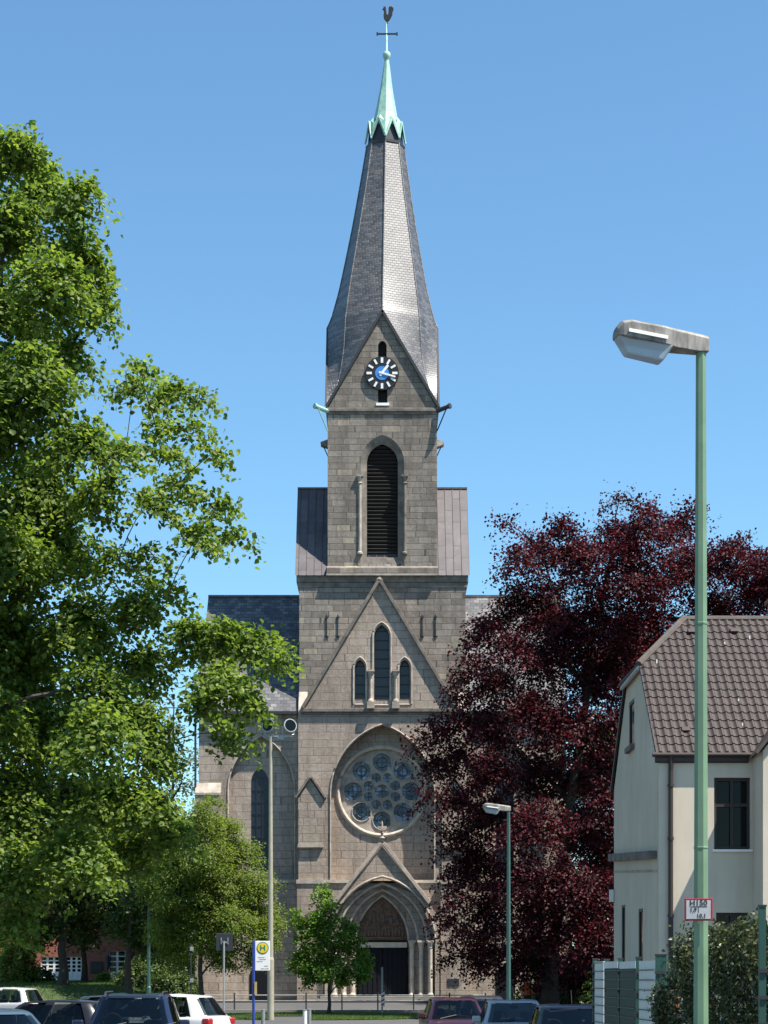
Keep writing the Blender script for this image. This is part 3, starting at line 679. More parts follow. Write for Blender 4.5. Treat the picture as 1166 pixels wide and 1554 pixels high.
# transepts either side
TD = 106.55
for side in (-1, 1):
    mx = lambda px: px if side < 0 else 1161-px
    R4 = lambda a0, a1, b0, b1, D: rect(min(mx(a0), mx(a1)), max(mx(a0), mx(a1)), b0, b1, D)
    ncx = mx(397)
    b = B(); b.prism(R4(302, 456, 1082, 1530, TD), [arch(ncx, 50, 1200, 1118, 1336, TD, 12)], TD, TD+.35)
    b.prism(R4(338, 450, 1110, 1345, TD), [arch(mx(394.5), 13.5, 1188, 1165, 1322, TD+.35, 8)], TD+.35, TD+.6)
    x0, x1 = sorted((c(mx(302), TD), c(mx(456), TD))); b.box(x0, x1, TD+.65, 118.5, zg, h(1082, TD)); cp(b, 'transept_wall', M['stone_low'])
    cp(ring_tube(arch(ncx, 51, 1200, 1116, 1336, TD-.01, 12), TD-.01, .05), 'niche_moulding', M['stone_trim'])
    wn_ = B().prism(arch(mx(394.5), 14, 1188, 1164, 1323, TD+.4, 8), [], TD+.46, TD+.5).make('lancet_window', M['glass_lancet'] if side < 0 else M['glass_lancet'], ch)
    b = B(); z = 1180
    while z < 1322: b.box(c(mx(394.5)-13.5, TD+.4), c(mx(394.5)+13.5, TD+.4), TD+.41, TD+.44, h(z, TD+.4)-.015, h(z, TD+.4)+.015); z += 18
    for dx in (-4.5, 4.5): b.box(c(mx(394.5)+dx, TD+.4)-.012, c(mx(394.5)+dx, TD+.4)+.012, TD+.41, TD+.44, h(1322, TD), h(1172, TD))
    b.make('glazing_bars', M['lead'], wn_)
    b = B(); b.splay(arch(mx(394.5), 17, 1188, 1160, 1328, TD+.35, 8), TD+.345, arch(mx(394.5), 13.5, 1188, 1165, 1322, TD+.42, 8), TD+.45); b.make('window_splay', M['stone_pale'], wn_)
    b = B(); b.box(*sorted((c(mx(300), TD), c(mx(455), TD))), TD-.12, TD, h(1340, TD), h(1335, TD)); cp(b, 'string_course', M['stone_trim'])
    b = B(); b.box(*sorted((c(mx(297), TD), c(mx(336), TD))), TD-.35, TD, zg, h(1203, TD)); cp(b, 'corner_buttress', M['stone_low'])
    b = B(); xx = sorted((c(mx(297), TD), c(mx(336), TD))); z0, z1 = h(1204, TD), h(1188, TD)
    b.poly([(xx[0], TD-.4, z0), (xx[1], TD-.4, z0), (xx[1], TD, z1), (xx[0], TD, z1)]); b.box(xx[0], xx[1], TD-.4, TD-.3, z0-.12, z0)
    for x in xx: b.poly([(x, TD-.4, z0), (x, TD, z0), (x, TD, z1)])
    cp(b, 'buttress_cap', M['stone_trim'])
    b = B(); b.box(*sorted((c(mx(300), TD), c(mx(455), TD))), TD-.1, TD, zg, h(1476, TD)); cp(b, 'transept_plinth', M['stone_low'])
    b = B(); b.prism(arch(mx(394), 15, 1482, 1466, 1522, TD, 6), [], TD-.125, TD-.1); cp(b, 'side_door', M['door'])
    xa, xb = sorted((c(mx(299), TD-.3), c(mx(455), TD-.3))); ze, zr = h(1080, TD-.3), h(906, 113.2)
    b = B(); b.poly([(xa, TD-.3, ze), (xb, TD-.3, ze), (xb, 113.2, zr), (xa, 113.2, zr)]); b.poly([(xa, 119, ze), (xb, 119, ze), (xb, 113.2, zr), (xa, 113.2, zr)])
    xo = xa+.25 if side < 0 else xb-.25; b.poly([(xo, TD-.2, ze), (xo, 118.9, ze), (xo, 113.2, zr-.05)])
    b.box(xa, xb, 113.1, 113.3, zr-.04, zr+.1); cp(b, 'transept_roof', M['slate_roof'])
    b = B(); b.box(xa-.05, xb+.02, TD-.42, TD-.28, ze-.14, ze+.02); cp(b, 'gutter', M['lead'])
    xo = c(mx(300), TD); cp(B().tube([(xo-.1*side*-1, TD-.15, ze-.1), (xo-.1*side*-1, TD-.15, h(1205, TD))], .06, 8), 'downpipe', M['lead'])
b = B(); b.box(-7, 7, 113.6, 150, zg, 17); cp(b, 'nave_wall', M['stone_low'])
b = B(); b.poly([(-7.3, 113.3, 17), (-7.3, 150, 17), (0, 150, 24.5), (0, 113.3, 24.5)]); b.poly([(7.3, 113.3, 17), (7.3, 150, 17), (0, 150, 24.5), (0, 113.3, 24.5)]); b.poly([(-7.3, 150, 17), (7.3, 150, 17), (0, 150, 24.5)]); cp(b, 'nave_roof', M['slate_roof'])

# ------------------------------------------------------------------ trees
def leaves(name, cen, nrm, size, mat, parent, rs, asp=.75, spread=.5, droop=0.0):
    n = len(cen); 
    nv = nrm+rs.normal(0, spread, (n, 3)); nv /= np.linalg.norm(nv, axis=1)[:, None]+1e-9
    t = rs.normal(0, 1, (n, 3)); t[:, 2] -= droop; t -= nv*(t*nv).sum(1)[:, None]; t /= np.linalg.norm(t, axis=1)[:, None]+1e-9
    s_ = np.cross(nv, t); L = size*rs.uniform(.7, 1.3, n)[:, None]; W = L*asp*.5
    V = np.empty((n, 6, 3))
    V[:, 0] = cen-t*L*.5; V[:, 1] = cen-t*L*.12+s_*W+nv*L*.07; V[:, 2] = cen+t*L*.22+s_*W*.62+nv*L*.04
    V[:, 3] = cen+t*L*.5-nv*L*.06; V[:, 4] = cen+t*L*.22-s_*W*.62+nv*L*.04; V[:, 5] = cen-t*L*.12-s_*W+nv*L*.07
    idx = np.arange(n)[:, None]*6
    f = np.concatenate([idx+[[0, 1, 2, 3]], idx+[[0, 3, 4, 5]]], 1).reshape(-1)
    me = bpy.data.meshes.new(name); me.vertices.add(n*6); me.vertices.foreach_set('co', V.astype(np.float32).reshape(-1))
    me.loops.add(n*8); me.loops.foreach_set('vertex_index', f.astype(np.int32))
    me.polygons.add(n*2); me.polygons.foreach_set('loop_start', (np.arange(n*2)*4).astype(np.int32)); me.polygons.foreach_set('loop_total', np.full(n*2, 4, np.int32))
    me.update(); me.validate(); return link(name, me, mat, parent)
def tree(name, label, base, blobs, mat, leaf, seed=1, group=None, trunk_r=.3, trunk_top=None, clumps=14, per=45, csig=(.38, .38, .2), droop=.3, core=.45, lean=(0, 0), fill=1.0, twig=.02, twigp=.5):
    """blobs: (x, y, z, r) crown masses in metres; leaves sit in clumps at the ends of twigs that leave each mass's limb"""
    rs = np.random.default_rng(seed); rd = random.Random(seed)
    t = thing(name, label, 'tree', base, group=group); fmap = {q[:3]: q[4] for q in blobs if len(q) > 4}; blobs = [q[:4] for q in blobs]
    bx, by, bz = base; top = trunk_top or max(q[2] for q in blobs)
    tb = B(); K = 8
    tp = [Vector((bx+lean[0]*(i/K)**1.5+rd.uniform(-.12, .12)*(i > 0), by+lean[1]*(i/K)**1.5+rd.uniform(-.12, .12)*(i > 0), bz-.2+(top-bz)*i/K)) for i in range(K+1)]
    tb.tube(tp, [trunk_r*(1.35 if i == 0 else 1)*(1-.82*i/K) for i in range(K+1)], 10)
    C, NN = [], []
    nodes = []
    order = sorted(blobs, key=lambda q: math.hypot(q[0]-bx, q[1]-by)+abs(q[2]-bz-(top-bz)*.5)*.25)
    for (x, y, z, r) in order:
        P = Vector((x, y, z)); hz = math.hypot(x-bx, y-by)
        zt = max(bz+(top-bz)*.14, z-hz*.6-r*.3); zt = min(zt, top-.3); k = (zt-bz)/(top-bz)*K; i = int(min(K-1, max(0, k))); A_ = tp[i].lerp(tp[i+1], k-i)
        best, bd_, br_ = A_, (P-A_).length*1.25, trunk_r*.42
        for Q, qr in nodes:
            d_ = (P-Q).length+.9*abs(min(0, P.z-Q.z))
            if d_ < bd_: best, bd_, br_ = Q, d_, qr*.72
        r0 = max(.018, min(br_, (.03 if trunk_r > .4 else .018)*(P-best).length+.02+.03*trunk_r*8*(best is A_)))
        L_ = (P-best).length; mid = best.lerp(P, .5)+Vector((rd.uniform(-.08, .08), rd.uniform(-.08, .08), .08+rd.uniform(-.05, .05)))*L_
        tb.tube([best, best.lerp(mid, .5)+Vector((0, 0, .03*L_)), mid, P], [r0, r0*.85, r0*.7, r0*.45], 6); nodes.append((P, r0*.7))
        n = max(4, int(clumps*r*r*fmap.get((x, y, z), 1)))
        for j in range(n):
            d = Vector((rd.gauss(0, 1), rd.gauss(0, 1), rd.gauss(0, .85))).normalized(); rr = r*(core+(1-core)*rd.random()**.6)*rd.uniform(.85, 1.12)
            c0 = P+d*rr; c0.z -= .12*rr
            if c0.z < bz+1.3: continue
            if rd.random() < twigp: tb.tube([P.lerp(c0, .05), P.lerp(c0, .55)+Vector((0, 0, .08*r)), c0], [twig, twig*.7, twig*.35], 3, cap=False)
            m = int(per*rd.uniform(.5, 1.35)); lp = np.clip(rs.normal(0, 1, (m, 3)), -1.7, 1.7)*np.array(csig)*rd.uniform(.7, 1.25)
            dh = np.array([d.x, d.y]); lp[:, 2] -= droop*(lp[:, 0]*dh[0]+lp[:, 1]*dh[1])+.25*np.hypot(lp[:, 0], lp[:, 1])*droop
            C.append(lp+np.array(c0)); NN.append(np.tile(np.array([d.x*.55, d.y*.55, d.z*.4+.75]), (m, 1)))
    tb.make('trunk', M['bark'], t)
    leaves('crown', np.concatenate(C), np.concatenate(NN), leaf, mat, t, rs, droop=droop); return t
def pb(px, py, D, rpx): return (c(px, D), D, h(py, D), rpx*D/F)
rd = random.Random(11)
mb = [(35,225,38),(-15,235,50),(70,300,55),(120,300,35),(10,345,65),(125,385,45),(75,430,60),(0,480,75),(135,455,38),(105,540,42),(50,580,70),(-20,640,80),(120,670,50),(60,740,70),
      (203,590,26),(215,560,14),(262,600,30),(303,605,18),(240,660,28),(290,650,18),(325,685,17),(190,690,27),(155,745,38),(225,765,32),(272,735,26),(330,765,22),(300,812,30),(355,805,15),(262,690,20),(90,830,70),(182,845,26),(235,845,22),(10,850,80),
      (130,950,62),(205,930,40),(255,905,22),(225,890,16),(290,960,38),(345,965,38),(395,985,33),(428,995,20),(335,1030,40),(370,1056,27),(310,1075,28),(360,1106,14),(350,1125,14),(215,1010,45),(150,1040,50),(30,990,85),(60,1100,85),(150,1120,55),(210,1090,45),(235,1140,35),
      (20,1210,85),(100,1210,65),(170,1210,55),(225,1215,42),(255,1265,32),(200,1290,45),(20,1320,60),(120,1300,60),(-30,1100,80),(-40,800,90),(-40,950,90),(-60,600,90),(20,1410,35)]
bl = []
for px, py, r in mb:
    D = 50+rd.uniform(-3.2, 3.2)*(1 if px < 200 else .5); bl.append(pb(px, py, D, r)+((.8,) if px > 150 and py < 900 else (1,)))
for k in range(16):     # the half of the crown beyond the left edge of the frame
    a = rd.uniform(-1, 1); z = rd.uniform(5, 19); bl.append((-13.5-rd.random()*4.5, 50+a*5, z, rd.uniform(1.1, 1.6)))
tree('maple_tree', 'large bright green maple filling the left side, its long bough reaching toward the church roof', (-11.6, 50.5, 0), bl, M['maple'], .15, seed=3, trunk_r=.42, trunk_top=21.5, clumps=50, per=60, csig=(.31,.31,.10), droop=.7, core=.12, lean=(.9, 0))
# background maples on the bank
G3 = 'maples standing on the bank before the brick house'
for i, (px, D, mask) in enumerate(((95, 104, [(60,1330,55),(100,1290,60),(140,1340,50),(90,1390,45),(40,1400,40),(120,1240,50),(150,1270,40),(20,1340,50)]),
                              (128, 108, [(170,1330,48),(130,1400,34),(190,1280,50),(210,1340,45),(160,1240,50),(190,1390,36),(110,1310,40)]),
                              (197, 100, [(225,1330,50),(250,1370,48),(215,1260,45),(240,1290,45),(205,1390,38),(255,1420,40),(225,1430,30),(235,1220,30),(270,1330,35)]))):
    x = c(px, D); bz = ground_z(x, D)
    tree('maple_tree', ['dark green maple with the thickest trunk on the bank left of the brick house', 'maple with a slender trunk beside the dark notice board of the brick house', 'shaded maple with a black trunk right of the white French doors'][i], (x, D, bz), [pb(a, b_, D+rd.uniform(-1.5, 1.5), r) for a, b_, r in mask], M['shadegreen'], .19, seed=20+i, group=G3, trunk_r=(.27, .17, .2)[i], trunk_top=h(1250, D), clumps=22, per=48, csig=(.38,.38,.22))
x = c(307, 90); tree('hornbeam_tree', 'dense rounded yellow-green tree in front of the left transept window', (x, 90, ground_z(x, 90)),
    [pb(a, b_, 90+rd.uniform(-1, 1), r) for a, b_, r in [(312,1240,26),(340,1262,30),(290,1262,32),(362,1300,32),(310,1300,45),(265,1305,38),(385,1345,32),(335,1350,52),(280,1355,48),(398,1385,28),(355,1400,42),(300,1410,45),(255,1400,38),(400,1428,22),(340,1445,30),(385,1455,20),(270,1445,28),(240,1350,30),(410,1405,20),(320,1215,12)]],
    M['hornbeam'], .10, seed=31, trunk_r=.13, trunk_top=h(1235, 90), clumps=50, per=80, csig=(.26,.26,.16), droop=.2, core=.3)
x = c(498, 91.5); tree('lime_tree', 'small fresh green street tree in front of the portal steps', (x, 91.5, ground_z(x, 91.5)+.03),
    [pb(a, b_, 91.5+rd.uniform(-.6, .6), r) for a, b_, r in [(492,1350,9),(487,1362,16),(497,1385,24),(480,1405,28),(515,1408,24),(535,1418,16),(470,1435,28),(505,1440,32),(545,1440,18),(470,1465,24),(500,1470,26),(537,1465,24),(458,1400,16),(553,1462,12),(455,1460,15),(545,1483,10),(472,1488,12),(447,1388,5),(446,1470,6),(520,1485,12)]],
    M['lime'], .135, seed=33, trunk_r=.09, trunk_top=h(1360, 91.5), clumps=45, per=42, csig=(.2,.2,.14), droop=.2, core=.3, twig=.012)
x = c(262, 128); tree('birch_tree', 'pale feathery tree far behind, between the big maple and the church', (x, 128, .6),
    [pb(a, b_, 128+rd.uniform(-2, 2), r) for a, b_, r in [(240,1080,22),(262,1110,28),(285,1150,28),(245,1150,32),(275,1190,32),(235,1200,32),(222,1110,20),(262,1240,40),(228,1040,12)]], M['faleaf'], .2, seed=35, trunk_r=.2, trunk_top=h(1060, 128), clumps=7, per=30, csig=(.5,.5,.35), core=.2)
bb = [(820,835,38),(785,850,25),(855,800,28),(880,850,50),(935,820,38),(985,800,38),(960,870,58),(1030,800,34),(1040,860,52),(1100,850,38),(1140,850,30),(1150,900,55),(1090,930,50),(1180,860,40),(1220,920,70),
      (785,905,30),(765,935,25),(830,920,50),(900,930,55),(990,950,60),(775,985,38),(735,960,28),(830,1000,50),(720,1010,25),(760,1040,38),(900,1020,60),(700,1035,20),(980,1030,50),
      (700,1080,30),(740,1100,42),(810,1080,50),(870,1100,52),(665,1105,24),(640,1130,14),(690,1150,34),(750,1170,46),(820,1170,52),(890,1180,50),(660,1165,20),(690,1215,28),(650,1210,14),(740,1240,46),(810,1250,52),(880,1260,50),(700,1270,26),(670,1265,16),
      (730,1310,42),(790,1330,50),(860,1340,50),(700,1325,26),(690,1370,24),(740,1385,44),(810,1400,50),(880,1410,46),(706,1418,20),(682,1400,11),(745,1445,38),(690,1452,8),(810,1460,45),(875,1470,40),(724,1462,12),(905,1150,45),(915,1215,42),(915,1290,45),(925,1350,46),(920,1430,46),(890,1380,40),(935,1180,30),(930,1100,40),(930,1250,30),(1060,1000,60),(1150,1000,70),(1250,1050,90),(850,950,40),(940,760,10),(770,795,10),(980,765,16),(1050,775,16),(1120,822,14)]
bl = []
for px, py, r in bb:
    edge = px < 740 or py < 850 and px < 900
    D = 90+rd.uniform(-5, 3)*(.45 if edge else 1); bl.append(pb(px, py, D, r))
for k in range(10): bl.append((rd.uniform(9, 22), rd.uniform(94, 99), rd.uniform(5, 19), 2))
tree('beech_tree', 'huge dark purple copper beech with drooping branches between the tower and the white house', (c(835, 90), 90, ground_z(c(835, 90), 90)), bl, M['beech'], .135, seed=41, trunk_r=.38, trunk_top=20, clumps=21, per=105, csig=(.5,.5,.13), droop=.8, core=.1, lean=(2.5, 0), twig=.028, twigp=.9)

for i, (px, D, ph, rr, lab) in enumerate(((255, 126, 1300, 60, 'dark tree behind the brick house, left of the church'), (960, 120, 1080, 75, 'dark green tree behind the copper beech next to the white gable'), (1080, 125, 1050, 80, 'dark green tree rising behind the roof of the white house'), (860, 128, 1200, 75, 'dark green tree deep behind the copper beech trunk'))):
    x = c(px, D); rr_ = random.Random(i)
    tree('background_tree', lab, (x, D, .6), [pb(px+rr_.uniform(-rr, rr), py, D+rr_.uniform(-2, 2), rr_.uniform(.5, .75)*rr) for py in range(ph+30, 1470, 26)], M['shadegreen'], .24, seed=80+i, group='dark trees far behind', trunk_r=.25, trunk_top=h(ph+30, D), clumps=7, per=40, csig=(.6,.6,.35), core=.1)

gx0, gx1, gD = c(222, 112), c(296, 112), 112.0
ga = thing('garage', 'low dark rendered garage in the shade between the brick house and the church', 'garage', ((gx0+gx1)/2, gD+3, .9))
B().box(gx0, gx1, gD, gD+6, .4, h(1432, gD)).make('wall', simple('grey render', (.12,.11,.10), .9, var=.25), ga)
B().box(gx0-.15, gx1+.15, gD-.15, gD+6.1, h(1432, gD)+.003, h(1432, gD)+.25).make('roof', M['lead'], ga)
b = B(); b.box(c(250, gD), c(288, gD), gD-.05, gD-.003, .5, h(1455, gD))
for k in range(6): z = 1+k*.3; b.box(c(250, gD)+.05, c(288, gD)-.05, gD-.07, gD-.052, z, z+.25)
b.make('door', M['lead'], ga)
def bush(name, label, x, y, z, rx, rz, mat, n, leaf, seed, cat='bush', group=None):
    rs = np.random.default_rng(seed); t = thing(name, label, cat, (x, y, z), group=group)
    d = rs.normal(0, 1, (n, 3)); d /= np.linalg.norm(d, axis=1)[:, None]; d[:, 2] = np.abs(d[:, 2]); rr = rs.uniform(.4, 1, n)[:, None]**.5*(1+.18*np.sin(d[:, :1]*9+seed)*np.cos(d[:, 1:2]*8))
    P = d*rr*np.array([rx, rx, rz])+np.array([x, y, z]); leaves('foliage', P, d*.6+np.array([0, 0, .4]), leaf, mat, t, rs)
    b = B()
    for k in range(6): a = k*1.05; b.tube([(x, y, z-.05), (x+math.cos(a)*rx*.4, y+math.sin(a)*rx*.4, z+rz*.7)], [.03, .012], 5)
    b.make('stem', M['bark'], t)
for i, (px, py, D, rx, rz, m_, lab) in enumerate(((55,1492,110,1.1,.9,'shadegreen','low round grey green bush on the bank at the far left'),(158,1492,112,.55,.55,'lime','small green shrub by the brick wall under the notice board'),(25,1492,107,1.2,2.6,'maple','tall sunlit shrub at the left edge beside the bank'),(222,1495,106,1.8,1.7,'shadegreen','dark shrub beside the green post at the corner of the brick house'),(262,1500,104,1.7,1.5,'shadegreen','dark shrub under the hornbeam left of the transept'))):
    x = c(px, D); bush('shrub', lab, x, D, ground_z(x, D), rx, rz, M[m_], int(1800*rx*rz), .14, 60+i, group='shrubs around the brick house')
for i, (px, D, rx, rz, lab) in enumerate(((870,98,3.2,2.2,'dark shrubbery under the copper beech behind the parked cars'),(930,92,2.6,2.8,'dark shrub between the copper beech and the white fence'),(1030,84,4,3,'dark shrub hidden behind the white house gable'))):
    x = c(px, D); bush('shrub', lab, x, D, ground_z(x, D), rx, rz, M['shadegreen'], int(1100*rx*rz), .17, 70+i, group='shrubs under the copper beech')

# ------------------------------------------------------------------ brick house behind the bank
BD = 116.0; bx0, bx1 = c(-60, BD), c(212, BD); gz = 1.5
bh = thing('brick_house', 'red brick house with white French doors behind the trees at lower left', 'house', ((bx0+bx1)/2, BD+4, gz))
RB = lambda a0, a1, b0, b1: rect(a0, a1, b0, b1, BD)
ops = [(165,204,1443,1491),(100,124,1452,1491),(62,92,1452,1491),(165,190,1372,1402),(105,128,1372,1402),(40,62,1372,1402)]
b = B(); b.prism([(bx0, .6), (bx0, h(1345, BD)), (bx1, h(1345, BD)), (bx1, .6)], [RB(*o_) for o_ in ops], BD, BD+.3); b.box(bx0, bx1, BD+.32, BD+9, .6, h(1345, BD)-.01)
b.make('wall', M['brick'], bh)
b = B(); ze = h(1345, BD); b.poly([(bx0-.4, BD-.5, ze-.2), (bx1+.4, BD-.5, ze-.2), (bx1+.4, BD+4.5, ze+3.6), (bx0-.4, BD+4.5, ze+3.6)]); b.poly([(bx0-.4, BD+9.5, ze-.2), (bx1+.4, BD+9.5, ze-.2), (bx1+.4, BD+4.5, ze+3.6), (bx0-.4, BD+4.5, ze+3.6)])
b.poly([(bx1, BD, ze), (bx1, BD+9, ze), (bx1, BD+4.5, ze+3.4)]); b.make('roof', M['tile'], bh)
for k, (a0, a1, b0, b1) in enumerate(ops):
    french = k < 3; b = B(); n = 2 if not french else 3; m_ = 4
    X0_, X1_, Z0, Z1 = c(a0, BD), c(a1, BD), h(b1, BD), h(b0, BD)
    for i in range(n+1): x = X0_+(X1_-X0_)*i/n; b.box(x-.06, x+.06, BD+.1, BD+.17, Z0, Z1)
    zb = Z0+(.6 if french else 0)
    for j in range(m_+1): z = zb+(Z1-zb)*j/m_; b.box(X0_, X1_, BD+.11, BD+.16, z-.035, z+.035)
    if french: b.box(X0_, X1_, BD+.12, BD+.18, Z0, zb)
    o = b.make('french_door' if french else 'window', M['white'], bh); B().box(X0_, X1_, BD+.19, BD+.21, Z0, Z1).make('pane', M['glass'], o)
b = B(); b.pbox(137, 156, 1459, 1477, BD-.08, BD-.02); b.make('notice_board', M['lead'], bh, bevel=.02)
b = B(); b.tube([(c(167-3, BD), BD-.1, h(1470, BD)), (c(164, BD), BD-.1, h(1450, BD))], .12, 8); b.make('folded_parasol', M['lead'], bh)

# ------------------------------------------------------------------ white house on the right
GX, HF, HB = 5.70, 41.0, 49.0; EZ = 6.55; RZ, RY = 10.0, 45.0; XR = 13.5; bayx = 7.65
wh = thing('stucco_house', 'cream stucco house with brown pantile half-hip roof at the right edge', 'house', (9.6, 45, 0))
hpk = lambda b, n, m, **k: b.make(n, m, wh, **k)
hz = 8.78
fz = lambda y: EZ+(RZ-EZ)*(y-HF)/(RY-HF)
yz = HF+(hz-EZ)/(RZ-EZ)*(RY-HF)
# gable wall (plane x = GX) with slit windows, built in YZ
def yzprism(b, outer, holes, x0, x1):
    n0 = len(b.bm.verts); b.prism(outer, holes, x0, x1); b.bm.verts.ensure_lookup_table()
    for v in b.bm.verts[n0:]: v.co = Vector((v.co.y, v.co.x, v.co.z))
    return b
gw = [(HF, -.1), (HF, EZ), (yz, hz), (HB-(yz-HF), hz), (HB, EZ), (HB, -.1)]
slits = [[(45.0, 7.25), (45.0, 8.3), (46.0, 8.3), (46.0, 7.25)], [(43.5, .9), (43.5, 3.45), (44.3, 3.45), (44.3, .9)], [(46.7, .9), (46.7, 3.65), (47.45, 3.65), (47.45, .9)]]
b = B(); yzprism(b, gw, slits, GX, GX+.25); b.box(GX+.27, XR, HF+.27, HB, -.1, EZ-.02)
b.prism([(GX+.25, -.1), (GX+.25, EZ), (XR, EZ), (XR, -.1)], [rect(1084, 1139, 1180, 1289, HF), rect(1087, 1136, 1385, 1440, HF)], HF, HF+.25)
hpk(b, 'wall', M['stucco'])
b = B(); b.box(bayx, XR-.02, HF-1.1, HF-.002, -.1, EZ-.05); b.prism([(bayx, EZ-.05), (9.95, EZ+2.9), (12.25, EZ-.05)], [], HF-1.1, HF); hpk(b, 'bay_wall', M['stucco'])
for zz_ in (1.2, 4.4):
    o = B().box(9.3, 10.6, HF-1.13, HF-1.103, zz_, zz_+1.5).make('window', M['glass'], wh); b = B()
    for x_ in (9.3, 9.92, 10.54): b.box(x_, x_+.06, HF-1.16, HF-1.131, zz_, zz_+1.5)
    for z_ in (0, .9, 1.44): b.box(9.3, 10.6, HF-1.155, HF-1.132, zz_+z_, zz_+z_+.06)
    b.make('frame', M['fascia'], o); B().box(9.2, 10.7, HF-1.25, HF-1.1, zz_-.07, zz_-.002).make('sill', M['white'], o)
for k, s in enumerate(slits):
    o = B().box(GX+.04, GX+.06, s[0][0], s[2][0], s[0][1], s[1][1]).make('slit_window', M['glass'], wh)
    b = B(); b.box(GX+.015, GX+.04, s[0][0], s[0][0]+.06, s[0][1], s[1][1]); b.box(GX+.015, GX+.04, s[2][0]-.06, s[2][0], s[0][1], s[1][1]); b.box(GX+.016, GX+.039, s[0][0]+.03, s[2][0]-.03, s[1][1]-.06, s[1][1]-.001); b.make('frame', M['fascia'], o)
    b = B(); b.box(GX-.1, GX+.035, s[0][0]-.05, s[2][0]+.05, s[0][1]-.12, s[0][1]-.003); b.make('sill', M['stone_trimd'], o)
for (a0, a1, b0, b1) in ((1084, 1139, 1180, 1289), (1087, 1136, 1385, 1440)):
    X0_, X1_, Z0, Z1 = c(a0, HF), c(a1, HF), h(b1, HF), h(b0, HF)
    b = B(); y0, y1 = HF+.08, HF+.14
    for x in (X0_+.03, (X0_+X1_)/2, X1_-.03): b.box(x-.03, x+.03, y0, y1, Z0, Z1)
    for z in (Z0+.03, Z0+(Z1-Z0)*.62, Z1-.03): b.box(X0_, X1_, y0+.005, y1-.005, z-.035, z+.035)
    o = hpk(b, 'window', M['fascia']); B().box(X0_, X1_, HF+.15, HF+.16, Z0, Z1).make('pane', M['glass'], o)
    B().box(X0_-.04, X1_+.04, HF-.06, HF+.08, Z0-.05, Z0-.003).make('sill', M['white'], o)
# ledge on the gable wall
b = B(); v = [(41.25, 4.4), (41.25, 4.57), (48.9, 4.98), (48.9, 4.80)]; yzprism(b, v, [], GX-.16, GX); hpk(b, 'wall_ledge', M['stone_trimd'])
b = B(); yzprism(b, [(41.2, 4.12), (41.2, 4.17), (48.9, 4.57), (48.9, 4.52)], [], GX-.02, GX); hpk(b, 'wall_groove', M['stone_trim'])
b = B(); yzprism(b, [(41.9, 8.05), (41.9, 8.1), (43.9, 8.35), (48, 8.05), (48, 8.0), (43.9, 8.30)], [], GX-.015, GX) ; b.bm.free()
# pantile slopes: real wave and course steps
def tiles(name, x0fn, x1fn, A0, A1, ncour, pitch=.172, res=6, clip=None):
    """A0, A1: (y, z) of eave and ridge; one strip of waves per course, each lapping 3 cm over the one below"""
    b = B(); bm = b.bm; e = Vector((0, A0[0], A0[1])); r = Vector((0, A1[0], A1[1])); sl_ = (r-e)/ncour; nrm = Vector((0, -(r-e).z, (r-e).y)).normalized()
    if nrm.z < 0: nrm = -nrm
    for k in range(ncour):
        xa, xb = x0fn((k+.5)/ncour), x1fn((k+.5)/ncour); n = max(1, int((xb-xa)/pitch*res)); rows = []
        for t, lift in ((-.06, .0), (-.06, .034), (1.0, .012)):
            row = []
            for i in range(n+1):
                x = min(xb, xa+i*pitch/res); ph = (x/pitch) % 1; wv = .024*(max(0, math.sin(2*PI*ph))**.8)-.010*max(0, -math.sin(2*PI*ph))
                row.append(bm.verts.new(e+sl_*(k+t)+nrm*(lift+(wv if lift or t > .5 else wv-.05))+Vector((x, 0, 0))))
            rows.append(row)
        for ra, rb in zip(rows, rows[1:]):
            for i in range(n): bm.faces.new((ra[i], ra[i+1], rb[i+1], rb[i]))
    return b
frac = (hz-EZ)/(RZ-EZ)
hipx = lambda t: GX-.08 if t < frac else GX-.08+(t-frac)/(1-frac)*1.22
valley = lambda t: XR
b = tiles('x', hipx, lambda t: bayx+.1+t*2.6, (HF-.1, EZ+.02), (RY, RZ+.08), 18); rf = hpk(b, 'roof', M['tile'])
b = tiles('x', hipx, lambda t: XR, (HB+.22, EZ+.02), (RY, RZ+.08), 18, res=3); hpk(b, 'rear_roof', M['tile'])
b = B(); b.poly([(bayx+2.3, HF+3.2, EZ+2.95), (XR, HF+3.2, EZ+2.95), (XR, RY, RZ), (bayx+2.3, RY, RZ)]); b.poly([(XR-.1, HF, EZ), (XR-.1, HB, EZ), (XR-.1, RY, RZ-.1)]); 
b.poly([(bayx-.12, HF-1.18, EZ-.1), (bayx-.12, HF+.1, EZ-.1), (9.95, HF+3.5, EZ+3.0), (9.95, HF-1.18, EZ+3.0)]); b.poly([(12.4, HF-1.18, EZ-.1), (12.4, HF+.1, EZ-.1), (9.95, HF+3.5, EZ+3.0), (9.95, HF-1.18, EZ+3.0)]); hpk(b, 'bay_roof', M['tile'])
b = B(); xh = GX-.08+1.22
b.poly([(GX-.12, yz-.1, hz-.03), (GX-.12, HB-(yz-HF)+.1, hz-.03), (xh, RY, RZ+.06)]); hpk(b, 'hip_roof', M['tile'])
b = B(); b.tube([(xh, RY, RZ+.07), (XR, RY, RZ+.07)], .09, 8); hpk(b, 'ridge_tiles', M['ridge'])
b = B(); b.tube([(GX-.1, yz-.1, hz+.03), (xh, RY, RZ+.1)], .085, 8); hpk(b, 'hip_tiles', M['ridge'])
b = B(); b.tube([(GX-.1, HB-(yz-HF)+.1, hz+.03), (xh, RY, RZ+.1)], .085, 8); hpk(b, 'hip_tiles', M['ridge'])
b = B(); b.box(GX-.09, bayx-.1, HF-.10, HF-.05, EZ-.16, EZ+.0); b.box(GX-.08, bayx-.1, HF-.05, HF, EZ-.18, EZ-.06)
hpk(b, 'fascia', M['fascia'])
